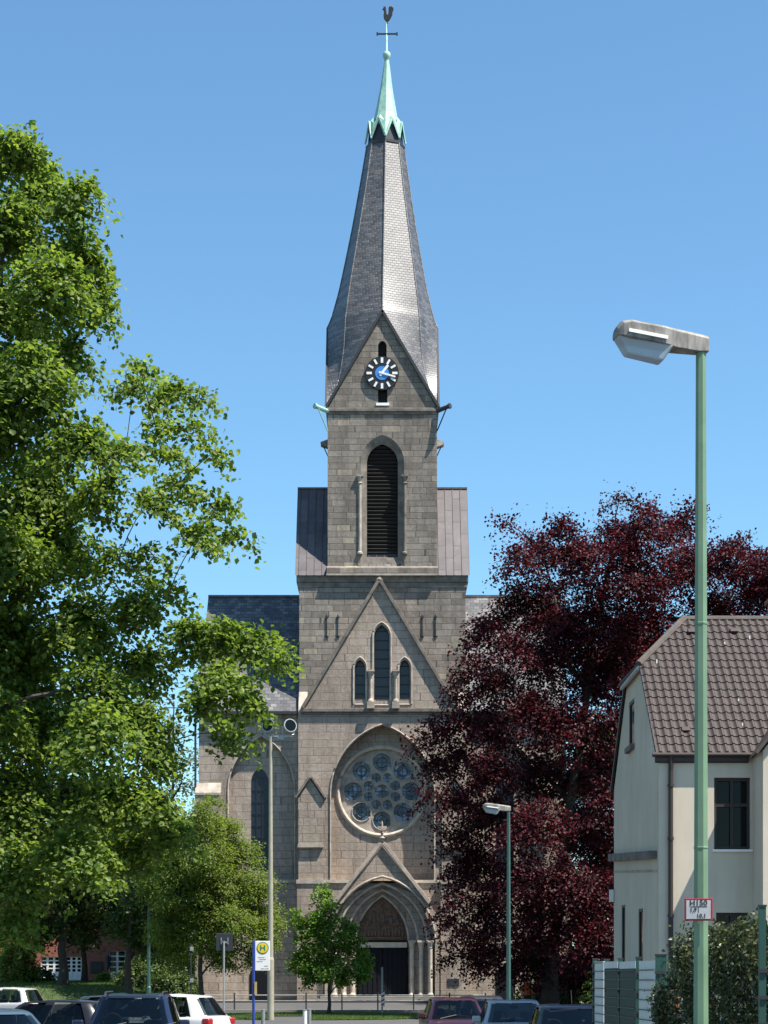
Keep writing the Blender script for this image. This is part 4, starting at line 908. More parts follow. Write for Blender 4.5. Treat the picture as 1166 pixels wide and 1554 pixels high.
for A_, Q in (((HF-.12, EZ-.02), (yz-.05, hz-.03)), ((HB+.25, EZ-.05), (HB-(yz-HF)+.05, hz-.03))):
    b = B(); b.bar((GX-.05, A_[0], A_[1]), (GX-.05, Q[0], Q[1]), .1, .05, (1, 0, 0)); hpk(b, 'verge_board', M['fascia'])
b = B(); b.tube([(GX-.1, yz-.12, hz-.05), (GX-.1, HB-(yz-HF)+.12, hz-.05)], .05, 8); hpk(b, 'hip_gutter', M['grey_metal'])
b = B(); b.tube([(GX-.15, HF-.12, EZ-.02), (bayx, HF-.12, EZ-.02)], .05, 10); hpk(b, 'gutter', M['fascia'])
b = B(); xx = c(1018.5, HF-.1); b.tube([(xx, HF-.1, EZ-.05), (xx, HF-.07, EZ-.35), (xx, HF-.07, 0)], .05, 10)
for z in (1.6, 3.2, 4.8, 5.9): b.tube([(xx, HF-.07, z-.03), (xx, HF-.07, z+.03)], .065, 10)
hpk(b, 'downpipe', M['fascia'])
b = B(); b.bar((bayx-.16, HF-1.2, EZ-.12), (9.95, HF-1.2, EZ+2.98), .05, .2, (0, 1, 0)); b.bar((9.95, HF-1.2, EZ+2.98), (12.45, HF-1.2, EZ-.12), .05, .2, (0, 1, 0)); hpk(b, 'bay_verge', M['ridge'])
for px, py in ((1050, 966), (1114, 965), (1041, 1118)):       # vent tiles and snow hooks
    t = (HOR-py)/F; y = HF
    for _ in range(40): y += .1*((EYE+t*y) - fz(y)) / ( (RZ-EZ)/(RY-HF) - t) 
    x = c(px, y); z = fz(y)+.1; b = B(); b.bar((x-.09, y, z+.05), (x+.09, y, z+.05), .14, .08, (0, -.65, .75)); hpk(b, 'vent_tile', M['fascia'], bevel=.01)
for px, py in ((997, 1012), (1100, 985), (1138, 975), (1127, 1110), (1121, 1073)):
    t = (HOR-py)/F; y = HF
    for _ in range(40): y += .1*((EYE+t*y) - fz(y)) / ( (RZ-EZ)/(RY-HF) - t) 
    x = c(px, y); z = fz(y)+.09; b = B(); b.bar((x, y, z), (x, y, z+.1), .025, .02, (0, 1, 0)); hpk(b, 'snow_hook', M['white'])
b = B(); b.box(8.9, 9.5, RY+.3, RY+.9, RZ-.6, RZ+.55); b.box(8.84, 9.56, RY+.24, RY+.96, RZ+.55, RZ+.65); hpk(b, 'chimney', M['brick'])
b = B(); b.box(GX-.12, GX-.02, 48.9, 48.98, 3.8, 4.1); hpk(b, 'wall_lamp', M['white'])

# ------------------------------------------------------------------ fence, screens and hedge on the right
def seg(px, D): return Vector((c(px, D), D, 0))
fd = [(903, 33.5, 1456), (922, 32, 1457), (942, 30.5, 1456), (969, 28.6, 1454), (999, 27, 1450)]
panels = [((904, 33.5), (918, 32.2), 'w', 1459, 'narrow white screen panel at the far end of the fence'), ((919, 32.1), (940, 30.6), 'g', 1459, 'dark green screen panel behind the navy car, white top strip standing for sunlight'), ((942, 30.5), (967, 28.7), 'g', 1459, 'dark green screen panel beside the wired white panel, white top strip standing for sunlight'), ((972, 28.5), (998, 27.1), 'w', 1458, 'white screen panel crossed by wires beside the clay pot')]
for (pa, da), (pc, dc), kind, py, lab in panels:
    A_, Q = seg(pa, da), seg(pc, dc); t = thing('screen_panel', lab, 'fence panel', (A_.x, A_.y, 0), group='screen panels of the side fence')
    zt = h(py, (da+dc)/2); u_ = (Q-A_).normalized()
    top = zt-.11 if kind == 'g' else zt
    b = B(); b.bar(A_+Vector((0, 0, top/2)), Q+Vector((0, 0, top/2)), .04, top); b.make('board', M['screen_g' if kind == 'g' else 'screen_w'], t)
    if kind == 'g': b = B(); b.bar(A_+Vector((0, 0, top+.055)), Q+Vector((0, 0, top+.055)), .05, .107); b.make('sunlit_band', M['screen_w'], t)  # white strip paints the sunlit sliver along the panel top
    b = B(); z = .2
    nrm = Vector((u_.y, -u_.x, 0)); nrm = nrm if nrm.y < 0 else -nrm
    while z < top: b.tube([A_+nrm*.05+Vector((0, 0, z)), Q+nrm*.05+Vector((0, 0, z))], .008, 5); z += .14
    b.make('wires', M['fence_g'], t)
for i, (px, D, py) in enumerate(fd+[(1007, 26.4, 1450), (1157, 20.8, 1376)]):
    P = seg(px, D); zt = h(py, D); t = thing('fence_post', ['green fence post at the far end of the white screens', 'green fence post between the first two screen panels', 'green fence post between the two dark screen panels', 'green fence post left of the wired white panel', 'green fence post with clamps right of the wired white panel', 'green fence post beside the clay pot', 'tall green fence post standing out of the hedge at the right edge'][i], 'fence post', (P.x, P.y, 0), group='green fence posts')
    b = B(); b.box(P.x-.035, P.x+.035, P.y-.03, P.y+.03, 0, zt); b.make('shaft', M['fence_g'], t); b = B(); b.box(P.x-.042, P.x+.042, P.y-.037, P.y+.037, zt, zt+.02); b.make('cap', M['plastic'], t)
    for k in range(7):
        z = .3+k*.28
        if z < zt: B().box(P.x-.05, P.x+.05, P.y-.05, P.y-.03, z-.02, z+.02).make('clamp', M['plastic'], t)
t = thing('mesh_fence', 'green wire mesh panel in front of the clay pot beside the hedge', 'fence', (3.75, 25, 0))
A_, Q = seg(1008, 26.4), seg(1028, 25); b = B()
for k in range(12): z = .15+k*.18; b.tube([A_+Vector((0, 0, z)), Q+Vector((0, 0, z))], .008, 5)
for k in range(9): P = A_.lerp(Q, k/8); b.tube([P+Vector((0, 0, .1)), P+Vector((0, 0, 2.13))], .006, 5)
b.make('wire_grid', M['fence_g'], t)
t = thing('flower_pot', 'terracotta pot on a wooden stand behind the mesh fence', 'flower pot', (c(1016, 27.5), 27.5, 0)); x = c(1016, 27.5)
b = B(); b.lathe(x, 27.5, [(.14, 1.42), (.19, 1.72), (.22, 1.73), (.22, 1.8), (.19, 1.8), (.17, 1.74)], 18); b.make('pot', M['pot'], t)
b = B(); b.box(x-.15, x+.15, 27.35, 27.65, 1.36, 1.42)
for sx_ in (-.12, .12):
    for sy_ in (-.12, .12): b.box(x+sx_-.02, x+sx_+.02, 27.5+sy_-.02, 27.5+sy_+.02, 0, 1.36)
b.make('stand', M['louvre'], t)
# hedge: ivy over a mesh fence
t = thing('hedge', 'dense leafy hedge with pale new leaves behind the green lamp post', 'hedge', (4, 22.8, 0)); rs = np.random.default_rng(5)
HA, HQ = np.array([3.62, 24.6]), np.array([6.6, 17.6])
n = 80000; s_ = rs.random(n)**1.0; zt = 2.52+.06*np.sin(s_*34)+.04*np.sin(s_*90)-np.clip(.085-s_, 0, 1)*9.5
zt += rs.normal(0, .05, n); z = rs.random(n)**.8*zt; d = np.where(rs.random(n) < .7, 1, -1)*(.26+.1*np.sin(s_*60+z*4)+rs.normal(0, .06, n)); d *= np.where(zt-z < .2, rs.random(n), 1)
dirv = (HQ-HA)/np.linalg.norm(HQ-HA); nv = np.array([dirv[1], -dirv[0]])
P = np.stack([HA[0]+(HQ-HA)[0]*s_+nv[0]*d, HA[1]+(HQ-HA)[1]*s_+nv[1]*d, z], 1)
NV = np.stack([nv[0]*np.sign(d), nv[1]*np.sign(d), np.full(n, .5)], 1)
leaves('foliage', P, NV, .05, M['ivy'], t, rs, spread=.7)
b = B()
for k in range(60):
    q = (k+.5)/60; x, y = HA+(HQ-HA)*q; hh = 2.2-max(0, .085-q)*9; b.tube([(x, y, 0), (x+rd.uniform(-.1, .1), y+rd.uniform(-.1, .1), hh*.5), (x+rd.uniform(-.15, .15), y, max(.4, hh))], [.02, .014, .006], 5)
b.make('stems', M['bark'], t)

# ------------------------------------------------------------------ lamps, poles, signs
def street_lamp(label, x, y, z0, zt, scale, dirn, r, mat_pole, px_group='street lamps along the street'):
    t = thing('street_lamp', label, 'street lamp', (x, y, z0), math.atan2(dirn[1], dirn[0]), group=px_group)
    H = zt-z0; s = scale
    mk = lambda b, n_, m, par=t, **k: b.make(n_, m, par, world=False, **k)
    b = B(); b.lathe(0, 0, [(r*1.5, 0), (r*1.5, 1.0), (r*1.12, 1.05), (r*1.08, 1.1), (r*.72, H)], 8 if r > .06 else 12); mk(b, 'pole', mat_pole)
    b = B(); b.box(-r*1.2, r*1.2, -r*1.62, -r*1.35, .4, .8); mk(b, 'access_door', mat_pole)
    # housing: loft along local +x; stations (x, half width, z bottom, z top)
    b = B(); st = [(-.075, .06, -.005, .175), (.05, .075, -.015, .195), (.30, .105, .0, .225), (.45, .14, .025, .245), (.62, .15, .05, .262), (.80, .15, .07, .285), (.90, .13, .09, .27), (.955, .10, .10, .2)]
    rings = []
    for (xx, wd, zb, zt_) in st:
        m_ = zt_-.045
        rings.append([b.bm.verts.new((xx*s, yy*s, zz*s)) for yy, zz in ((-wd, zb), (-wd, m_), (-wd*.6, zt_-.012), (0, zt_), (wd*.6, zt_-.012), (wd, m_), (wd, zb))])
    for ra, rb in zip(rings, rings[1:]):
        for i in range(7): b.bm.faces.new((ra[i], ra[(i+1) % 7], rb[(i+1) % 7], rb[i]))
    b.bm.faces.new(rings[0]); b.bm.faces.new(rings[-1])
    o = mk(b, 'housing', M['lampshell'], bevel=.008*s); o.location = (0, 0, H-.01*s)
    b = B(); bt = [(.36, .10, .025), (.95, .125, .095)]
    top_ = [b.bm.verts.new((x_*s, y_*s, (z_)*s)) for x_, y_, z_ in ((.34, -.125, .02), (.95, -.105, .105), (.95, .105, .105), (.34, .125, .02))]
    bot = [b.bm.verts.new((x_*s, y_*s, z_*s)) for x_, y_, z_ in ((.45, -.09, -.145), (.84, -.08, -.08), (.84, .08, -.08), (.45, .09, -.145))]
    for i in range(4): b.bm.faces.new((top_[i], top_[(i+1) % 4], bot[(i+1) % 4], bot[i]))
    b.bm.faces.new(bot); b.bm.faces.new(top_); o2 = mk(b, 'lamp_bowl', M['bowl'], bevel=.02*s, seg=3); o2.location = (0, 0, H-.01*s)
    b = B()
    for sy in (-1, 1): b.bar((.42*s, sy*.152*s, .085*s), (.85*s, sy*.154*s, .14*s), .018*s, .035*s)
    o3 = mk(b, 'side_clip', M['white']); o3.location = (0, 0, H-.01*s); return t
LD = 19.5; lx, lz = c(1064, LD), h(533, LD)
street_lamp('pale green lamp post in the right foreground with a grimy grey lamp head', lx, LD, 0, lz, .92, (-1, -.18), .073, M['polegreen'])
LD2 = 72; street_lamp('dark green lamp post with a white lamp head in front of the copper beech', c(772, LD2), LD2, 0, h(1230, LD2), .98, (-1, -.15), .08, M['poledark'])
LD3 = 98; x = c(226, LD3); street_lamp('teal lamp post rising into the maple leaves left of the hornbeam', x, LD3, ground_z(x, LD3), ground_z(x, LD3)+8, .98, (-1, -.15), .08, M['poledark'])
# joint and bands on the near pole
near = [o for o in bpy.data.objects if o.get('label', '').startswith('pale green lamp post')][0]
for z_ in (3.19, 5.4): b = B(); rr_ = .073*(1.08-.36*(z_-1.1)/(lz-1.1)); b.lathe(0, 0, [(rr_+.001, z_-.012), (rr_+.0045, z_-.008), (rr_+.0045, z_+.008), (rr_+.001, z_+.012)], 8, cap=False); b.make('joint', M['polegreen'], near, world=False)
for z_ in (h(1374, LD), h(1389, LD)): b = B(); b.lathe(0, 0, [(.0765, z_-.008), (.0765, z_+.008)], 16, cap=False); b.make('clamp_band', M['grey_metal'], near, world=False)
# floodlight mast
FD = 85; x = c(411, FD); z0 = ground_z(x, FD); zt = h(1118, FD)
t = thing('floodlight_mast', 'tall beige mast carrying two floodlights beside the left transept', 'mast', (x, FD, z0))
b = B(); b.lathe(x, FD, [(.145, z0), (.145, z0+2.6), (.115, z0+2.7), (.065, zt)], 12); b.make('pole', M['polebeige'], t)
b = B(); b.bar((x-.15, FD, zt+.02), (x+.95, FD, zt+.02), .07, .06); b.box(x+.3, x+.55, FD-.06, FD+.06, zt-.12, zt+.0); b.make('crossarm', M['grey_metal'], t)
for k, dx in enumerate((0, .76)):
    a = B(); 
    prof_ = [(.03, -.16), (.1, -.15), (.15, -.05), (.2, .06), (.235, .17), (.235, .2)]
    bm = a.bm; d = Vector((-.35, .80, .18)).normalized(); d = Vector((.35*(1 if k else -1), -.75, .15)).normalized(); u_ = d.cross(Vector((0, 0, 1))).normalized(); v_ = u_.cross(d); C0 = Vector((x+dx, FD, zt+.42))
    d = -d if k == 9 else d
    rings = [[bm.verts.new(C0+d*q*1.25+u_*(1.25*r*math.cos(2*PI*j/18))+v_*(1.25*r*math.sin(2*PI*j/18))) for j in range(18)] for r, q in prof_]
    for ra, rb in zip(rings, rings[1:]):
        for j in range(18): bm.faces.new((ra[j], ra[(j+1) % 18], rb[(j+1) % 18], rb[j]))
    bm.faces.new(rings[0]); bm.faces.new(rings[-1]); o = a.make('floodlight', M['grey_metal'], t, smooth=False)
    a = B(); a.bm.faces.new([a.bm.verts.new(C0+d*.262+u_*(.255*math.cos(2*PI*j/18))+v_*(.255*math.sin(2*PI*j/18))) for j in range(18)]); a.make('lens', M['glass'], o)
    a = B(); a.tube([C0+u_*.26, C0+u_*.26-Vector((0, 0, .3)), C0-Vector((0, 0, .38)), C0-u_*.26-Vector((0, 0, .3)), C0-u_*.26], .025, 6); a.make('yoke', M['grey_metal'], o)
# hydrant sign on the near pole
t = thing('hydrant_sign', 'small white sign with red border reading H150 on the green lamp post', 'sign', (c(1060, LD-.1), LD-.11, h(1381, LD)), math.radians(-9))
sx, sz = .137, .11
lcl = lambda b, n_, m, **k: b.make(n_, m, t, world=False, **k)
b = B(); b.box(-sx, sx, -.006, .006, -sz, sz); lcl(b, 'plate', M['red'], bevel=.004)
b = B(); b.box(-sx+.019, sx-.019, -.0085, -.006, -sz+.019, sz-.019); lcl(b, 'face', simple('shade-grey sign face', (.5,.48,.47), .6, var=.12, scale=9))  # face colour greyed to carry the shade on the white sign
b = B(); b.box(-.075, .085, -.0105, -.0085, .026, .032); b.box(-.003, .003, -.0105, -.0085, -.03, .026); lcl(b, 'rule', M['plastic'])
for body, px_, pz_, szz in (('H150', .0, .063, .078), ('1,9', -.05, -.004, .055), ('10,1', .028, -.062, .055)):
    text_mesh('lettering', body, szz, M['plastic'], t, (px_, -.0095, pz_), bold=.001)
# bus stop sign
SD = 60; x = c(385, SD)
t = thing('bus_stop_sign', 'bus stop sign with yellow H disc on a white panel and blue post', 'sign', (x, SD, 0), group=None)
b = B(); b.tube([(x, SD, 0), (x, SD, h(1428, SD))], .045, 10); b.make('post', M['signblue'], t)
xa, xb = c(387.5, SD), c(410, SD); b = B(); b.box(xa, xb, SD-.02, SD+.02, h(1473, SD), h(1428, SD)); pn = b.make('panel', M['white'], t, bevel=.008)
b = B(); b.box(xa-.03, xa, SD-.025, SD+.025, h(1474, SD), h(1427, SD)); b.make('panel_edge', M['signblue'], t)
xc, zc_ = c(399, SD), h(1438.5, SD); rr = 9*SD/F
for r_, y0, m_, nm in ((rr, .028, 'sign_green', 'disc_rim'), (rr*.86, .034, 'sign_yellow', 'disc'), ):
    B().ydisc(xc, zc_, r_, SD-y0, SD-.02).make(nm, M[m_], pn)
b = B(); w_ = .035; hh = rr*.45
for s in (-1, 1): b.box(xc+s*rr*.33-w_/2, xc+s*rr*.33+w_/2, SD-.04, SD-.034, zc_-hh, zc_+hh)
b.box(xc-rr*.33, xc+rr*.33, SD-.0395, SD-.0345, zc_-w_/2, zc_+w_/2); b.make('letter_h', M['sign_green'], pn)
b = B()
for px0, px1, py in ((392,402,1453),(394,404,1456),(390,399,1459),(401,407,1466),(396,402,1470),(403,408,1470)): b.box(c(px0, SD), c(px1, SD), SD-.022, SD-.02, h(py+.8, SD), h(py-.5, SD))
b.make('small_print', M['textgrey'], pn)
b = B(); b.box(c(386.5, SD), c(390, SD), SD-.06, SD+.02, h(1509, SD), h(1490, SD)); b.make('timetable_case', simple('wood yellow', (.4,.3,.12), .7), t)
# rear of a dark traffic sign
TDn = 80; x = c(340, TDn); t = thing('road_sign', 'square dark road sign seen from behind on a grey post before the hornbeam', 'sign', (x, TDn, 0))
b = B(); b.tube([(x, TDn, ground_z(x, TDn)), (x, TDn, h(1428, TDn))], .04, 10); b.make('post', M['grey_metal'], t)
b = B(); b.box(c(328, TDn), c(353, TDn), TDn+.05, TDn+.08, h(1443, TDn), h(1416, TDn)); b.make('plate', M['lead'], t, bevel=.02)
b = B(); b.box(c(336, TDn), c(346, TDn), TDn+.02, TDn+.05, h(1430, TDn)-.03, h(1430, TDn)+.03)
for px in (336, 346): b.box(c(px, TDn)-.02, c(px, TDn)+.02, TDn+.02, TDn+.05, h(1433, TDn), h(1423, TDn))
b.make('bracket', M['grey_metal'], t)
# thin sign post under the hornbeam
x = c(290, 88); t = thing('sign_post', 'thin dark post with two small grey plates left of the hornbeam trunk', 'sign', (x, 88, ground_z(x, 88)))
b = B(); b.tube([(x, 88, ground_z(x, 88)), (x, 88, h(1432, 88))], .03, 8); b.make('post', M['plastic'], t)
for py in (1440, 1488): b = B(); b.box(x-.04, x+.12, 87.93, 87.96, h(py+3, 88), h(py-3, 88)); b.make('plate', M['grey_metal'], t, bevel=.01)
# striped guide post
PD = 93; x = c(580, PD); z0 = ground_z(x, PD); t = thing('guide_post', 'slim post with a red and white striped board in front of the church door', 'sign', (x, PD, z0))
b = B(); b.tube([(x, PD, z0), (x, PD, h(1468, PD))], .045, 8); b.make('post', M['grey_metal'], t)
b = B(); b.box(x-.02, x+.12, PD-.08, PD-.05, h(1528, PD), h(1503, PD)); bd = b.make('board', M['white'], t)
b = B(); z = h(1528, PD)+.08
while z < h(1505, PD): b.bar((x-.02, PD-.085, z), (x+.12, PD-.085, z+.09), .008, .07, (0, 0, 1)); z += .2
b.make('stripe', M['red'], bd)
# bollards
for i, (px, py, D, m_) in enumerate(((463, 1532, 52, 'white'), (469.5, 1531, 53.5, 'grey_metal'), (399.5, 1532, 54, 'grey_metal'))):
    x = c(px, D); t = thing('bollard', ['white painted steel bollard, the front one of the pair', 'bare grey steel bollard close behind the white one', 'grey steel bollard standing alone beside the bus stop post'][i], 'bollard', (x, D, 0), group='steel bollards at the car park edge')
    zt = h(py, D); b = B(); b.lathe(x, D, [(.055, 0), (.055, zt-.02)], 14); b.make('tube', M[m_], t); B().lathe(x, D, [(.06, zt-.03), (.06, zt-.005), (.045, zt)], 14).make('cap', M['grey_metal'], t)
# railing
RDp = 98.2; t = thing('railing', 'low grey metal railing along the pavement in front of the church', 'railing', (c(520, RDp), RDp, .3))
for k in range(9):
    px = 356+k*54.4-54.4; x = c(px, RDp); z0 = ground_z(x, RDp); b = B(); b.box(x-.035, x+.035, RDp-.03, RDp+.03, z0-.05, z0+.9); b.make('post', M['lead'], t, bevel=.008)
for dz, r_ in ((.78, .03), (.5, .022)):
    b = B(); b.tube([(c(302, RDp), RDp, ground_z(0, RDp)+dz), (c(738, RDp), RDp, ground_z(0, RDp)+dz)], r_, 8); b.make('rail', M['grey_metal'], t)

# ------------------------------------------------------------------ people under the beech
def person(label, x, y, z, shirt, rz, arm=0):
    t = thing('person', label, 'person', (x, y, z), rz, group='people under the copper beech')
    J = {'pel': (0,0,.93,.15), 'bel': (0,0,1.08,.135), 'che': (0,-.01,1.3,.155), 'nek': (0,0,1.47,.062), 'hed': (0,-.02,1.58,.092), 'top': (0,-.01,1.68,.088),
         'shl': (-.18,0,1.41,.06), 'ell': (-.25,.02,1.14,.045), 'wrl': (-.24,-.12,.92,.03), 'hal': (-.24,-.16,.84,.034),
         'shr': (.18,0,1.41,.06), 'elr': (.25,.02,1.15,.045), 'wrr': (.2,-.18,1.0+arm,.03), 'har': (.18,-.24,.98+arm,.034),
         'hil': (-.1,0,.86,.1), 'knl': (-.11,-.03,.48,.065), 'anl': (-.12,.03,.09,.045), 'tol': (-.13,-.13,.035,.04),
         'hir': (.1,0,.86,.1), 'knr': (.12,-.01,.48,.065), 'anr': (.13,.06,.09,.045), 'tor': (.14,-.1,.035,.04)}
    E = [('pel','bel'),('bel','che'),('che','nek'),('nek','hed'),('hed','top'),('che','shl'),('shl','ell'),('ell','wrl'),('wrl','hal'),('che','shr'),('shr','elr'),('elr','wrr'),('wrr','har'),('pel','hil'),('hil','knl'),('knl','anl'),('anl','tol'),('pel','hir'),('hir','knr'),('knr','anr'),('anr','tor')]
    for s, hnd in (('l', 'hal'), ('r', 'har')):        # five fingers each
        hx, hy, hz_, _ = J[hnd]
        for q in range(5):
            k1, k2 = f'f{s}{q}a', f'f{s}{q}b'; off = (q-2)*.016; ln = (.05, .07, .075, .07, .055)[q]
            J[k1] = (hx+off*.3, hy-.03+off, hz_-ln*.55, .009); J[k2] = (hx+off*.3, hy-.02+off*1.2, hz_-ln, .008); E += [(hnd, k1), (k1, k2)]
    ks = list(J); me = bpy.data.meshes.new('body'); me.from_pydata([J[k][:3] for k in ks], [(ks.index(a), ks.index(q)) for a, q in E], [])
    o = link('body', me, [M['skin'], shirt, M['jeans'], M['plastic']], t, False); sk = o.modifiers.new('skin', 'SKIN')
    for k, sv in zip(ks, me.skin_vertices[0].data): sv.radius = (J[k][3]*(1.15 if k in ('che', 'pel', 'bel') else 1), J[k][3]*(.8 if k in ('che', 'pel', 'bel') else 1)); sv.use_root = (k == 'pel')
    o.modifiers.new('sub', 'SUBSURF').render_levels = 1; o.modifiers['sub'].levels = 1
    dg = bpy.context.evaluated_depsgraph_get(); nm = bpy.data.meshes.new_from_object(o.evaluated_get(dg)); o.modifiers.clear(); old = o.data; o.data = nm
    if len(nm.materials) < 4:
        nm.materials.clear(); [nm.materials.append(m_) for m_ in (M['skin'], shirt, M['jeans'], M['plastic'])]
    for p in nm.polygons:
        q = p.center; p.use_smooth = True
        p.material_index = 3 if q.z < .1 else 2 if (q.z < .96 and abs(q.x) < .2) else 1 if (q.z < 1.45 and (abs(q.x) < .2 or q.z > 1.2)) else 0
    b = B(); b.lathe(0, .0, [(.098, 1.6), (.108, 1.66), (.09, 1.73), (.04, 1.765), (.005, 1.77)], 12)
    for v in b.bm.verts: v.co.y += .025
    b.make('hair', M['hair'], t, world=False, smooth=True)
    b = B()
    for s in (-1, 1): b.box(s*.032-.011, s*.032+.011, -.118, -.108, 1.6, 1.612)
    b.box(-.012, .012, -.13, -.105, 1.56, 1.6); b.make('face_features', M['skin'], t, world=False); return t
for px, D, sh, lab, ar in ((800, 90.5, 'orange', 'person in an orange shirt standing under the copper beech behind the silver car', .1), (818, 92, 'maroon', 'person in a dark red shirt, right of the one in orange', 0)):
    x = c(px, D); person(lab, x, D, ground_z(x, D), M[sh], .3 if ar else -.5, ar)

# ------------------------------------------------------------------ cars
def car(label, x, y, rz, paint_, L=4.2, W=1.72, H=1.43, kind='hatch', rails=False, group='parked cars', z=0, antenna=True):
    """front towards local -y"""
    t = thing('parked_car', label, 'car', (x, y, z), rz, group=group)
    mk = lambda b, n_, m, par=t, **k: b.make(n_, m, par, world=False, **k)
    w = W/2; belt = H*.62; yf, yr = -L/2, L/2
    sed = kind == 'sedan'
    A = yf+L*.24; Bf = yf+L*.43; Br = yr-L*(.26 if sed else .10); Ar = yr-L*(.13 if sed else .015)
    if kind == 'mpv': A = yf+L*.16; Bf = yf+L*.36; Br = yr-L*.07
    if kind == 'suv': Br = yr-L*.08
    hood = H*.60 if kind != 'mpv' else H*.58
    # body: loft along y
    st = [(yf, .80, .42, .30), (yf+.08, .93, .52, .22), (yf+.35, .985, hood-.09, .18), (A-.15, 1, hood+.02, .18), (A+.2, 1, belt, .18), (0, 1, belt+.01, .18), (yr-.9, 1, belt+.02, .18), (Ar-.05, .97, belt+(.03 if not sed else .03), .2), (yr-.06, .93, belt-(.03 if not sed else .05), .25), (yr, .86, belt-.2, .35)]
    b = B(); rings = []
    for yy, ww, zt_, zb in st:
        q = w*ww; rings.append([b.bm.verts.new((sx_*xx, yy, zz)) for xx, zz, sx_ in
            [(q*.85, zb, -1), (q, zb+.14, -1), (q*1.0, (zb+zt_)/2, -1), (q*.985, zt_-.09, -1), (q*.93, zt_-.015, -1), (q*.7, zt_+.012, -1), (0, zt_+.03, 1), (q*.7, zt_+.012, 1), (q*.93, zt_-.015, 1), (q*.985, zt_-.09, 1), (q, (zb+zt_)/2, 1), (q, zb+.14, 1), (q*.85, zb, 1)]])
    for ra, rb in zip(rings, rings[1:]):
        for i in range(13): b.bm.faces.new((ra[i], ra[(i+1) % 13], rb[(i+1) % 13], rb[i]))
    b.bm.faces.new(rings[0]); b.bm.faces.new(rings[-1]); body = mk(b, 'body', paint_, smooth=True); body.modifiers.new('s', 'SUBSURF').render_levels = 1
    # greenhouse
    wb, wr = w*.90, w*.68; zb, zr = belt-.02, H
    N_ = 8
    def ring(f):     # f 0 at belt, 1 at roof edge
        pts = []; ya = A+(Bf-A)*f; yb_ = Ar+(Br-Ar)*f; ww = wb+(wr-wb)*f**.85; zz = zb+(zr-.06-zb)*f
        for i in range(N_+1): u_ = -1+2*i/N_; pts.append(((u_*ww), ya+.16*u_*u_*(1 if abs(u_) < 1 else 1), zz))
        for i in range(1, N_): u_ = i/N_; pts.append((ww+.03*math.sin(PI*u_), ya+.16+(yb_-.12-ya-.16)*u_, zz+.03*math.sin(PI*u_)*f))
        for i in range(N_+1): u_ = 1-2*i/N_; pts.append(((u_*ww), yb_-.12*u_*u_, zz))
        for i in range(1, N_): u_ = 1-i/N_; pts.append((-ww-.03*math.sin(PI*u_), ya+.16+(yb_-.12-ya-.16)*u_, zz+.03*math.sin(PI*u_)*f))
        return pts
    b = B(); fs = [0, .33, .66, 1]; R_ = [[b.bm.verts.new(p) for p in ring(f)] for f in fs]; n = len(R_[0])
    cen = Vector((0, (Bf+Br)/2, 0))
    for sc, dz in ((.93, .035), (.7, .052), (.35, .06)): R_.append([b.bm.verts.new((p[0]*sc, cen.y+(p[1]-cen.y)*sc, p[2]+dz)) for p in ring(1)])
    for ri, (ra, rb) in enumerate(zip(R_, R_[1:])):
        for i in range(n):
            if ri < 3:
                q = i % (2*N_)
                if q in (1, 2, 3, 4, 5, 6) or q-N_ in (1, 2, 4, 5, 6): continue
            b.bm.faces.new((ra[i], ra[(i+1) % n], rb[(i+1) % n], rb[i]))
    b.bm.faces.new(R_[-1]); mk(b, 'cabin', paint_, smooth=True)
    # glass: strips of the same surface, a little proud
    def panel(i0, i1, f0, f1, nm, inset=.0, m_=None):
        b = B(); rows = []
        for f in (f0, (f0+f1)/2, f1):
            P = ring(f); row = []; cnt = 8
            for k in range(cnt+1):
                q = i0+(i1-i0)*k/cnt; i = int(math.floor(q)); fr_ = q-i; p = Vector(P[i % n]).lerp(Vector(P[(i+1) % n]), fr_)
                o_ = Vector((p.x/w*.6, (p.y-cen.y)/(L/2), .35)); o_.z = .4
                if abs(o_.y) < .55: o_.y = 0
                row.append(b.bm.verts.new(p+o_.normalized()*.012))
            rows.append(row)
        for ra, rb in zip(rows, rows[1:]):
            for k in range(len(ra)-1): b.bm.faces.new((ra[k], ra[k+1], rb[k+1], rb[k]))
        return mk(b, nm, m_ or M['carglass'], smooth=True)
    e = .45
    panel(e, N_-e, .05, .95, 'windshield'); panel(2*N_+e, 3*N_-e, .12, .93, 'rear_window')
    for s0, rev in ((N_, 0), (3*N_, 1)):
        cuts = [(.5, 3.9), (4.1, 6.9)] if kind in ('hatch', 'sedan') else [(.4, 3.1), (3.3, 5.7), (5.9, 7.4)]
        for a0, a1 in cuts:
            if rev: a0, a1 = N_-a1, N_-a0
            panel(s0+a0, s0+a1, .08, .9, 'side_window')
    for s in (-1, 1):
        b = B(); m0 = Vector((s*(w+.06), A+.42, belt+.07)); b.box(m0.x-.1, m0.x+.1, m0.y-.06, m0.y+.08, m0.z-.06, m0.z+.09); mr = mk(b, 'mirror', paint_, bevel=.035, seg=3)
        b = B(); b.box(m0.x-.08, m0.x+.08, m0.y+.08, m0.y+.085, m0.z-.04, m0.z+.07); mk(b, 'mirror_glass', M['carglass'], mr)
        b = B(); b.box(min(s*w*.42, s*w*.9), max(s*w*.42, s*w*.9), yf+.0, yf+.16, .5, .64); mk(b, 'headlight', M['head'], bevel=.04, seg=3)
        b = B(); b.box(min(s*w*.62, s*w*.96), max(s*w*.62, s*w*.96), yr-.2, yr-.0, belt-.2, belt-.03); mk(b, 'tail_light', M['tail'], bevel=.04, seg=3)
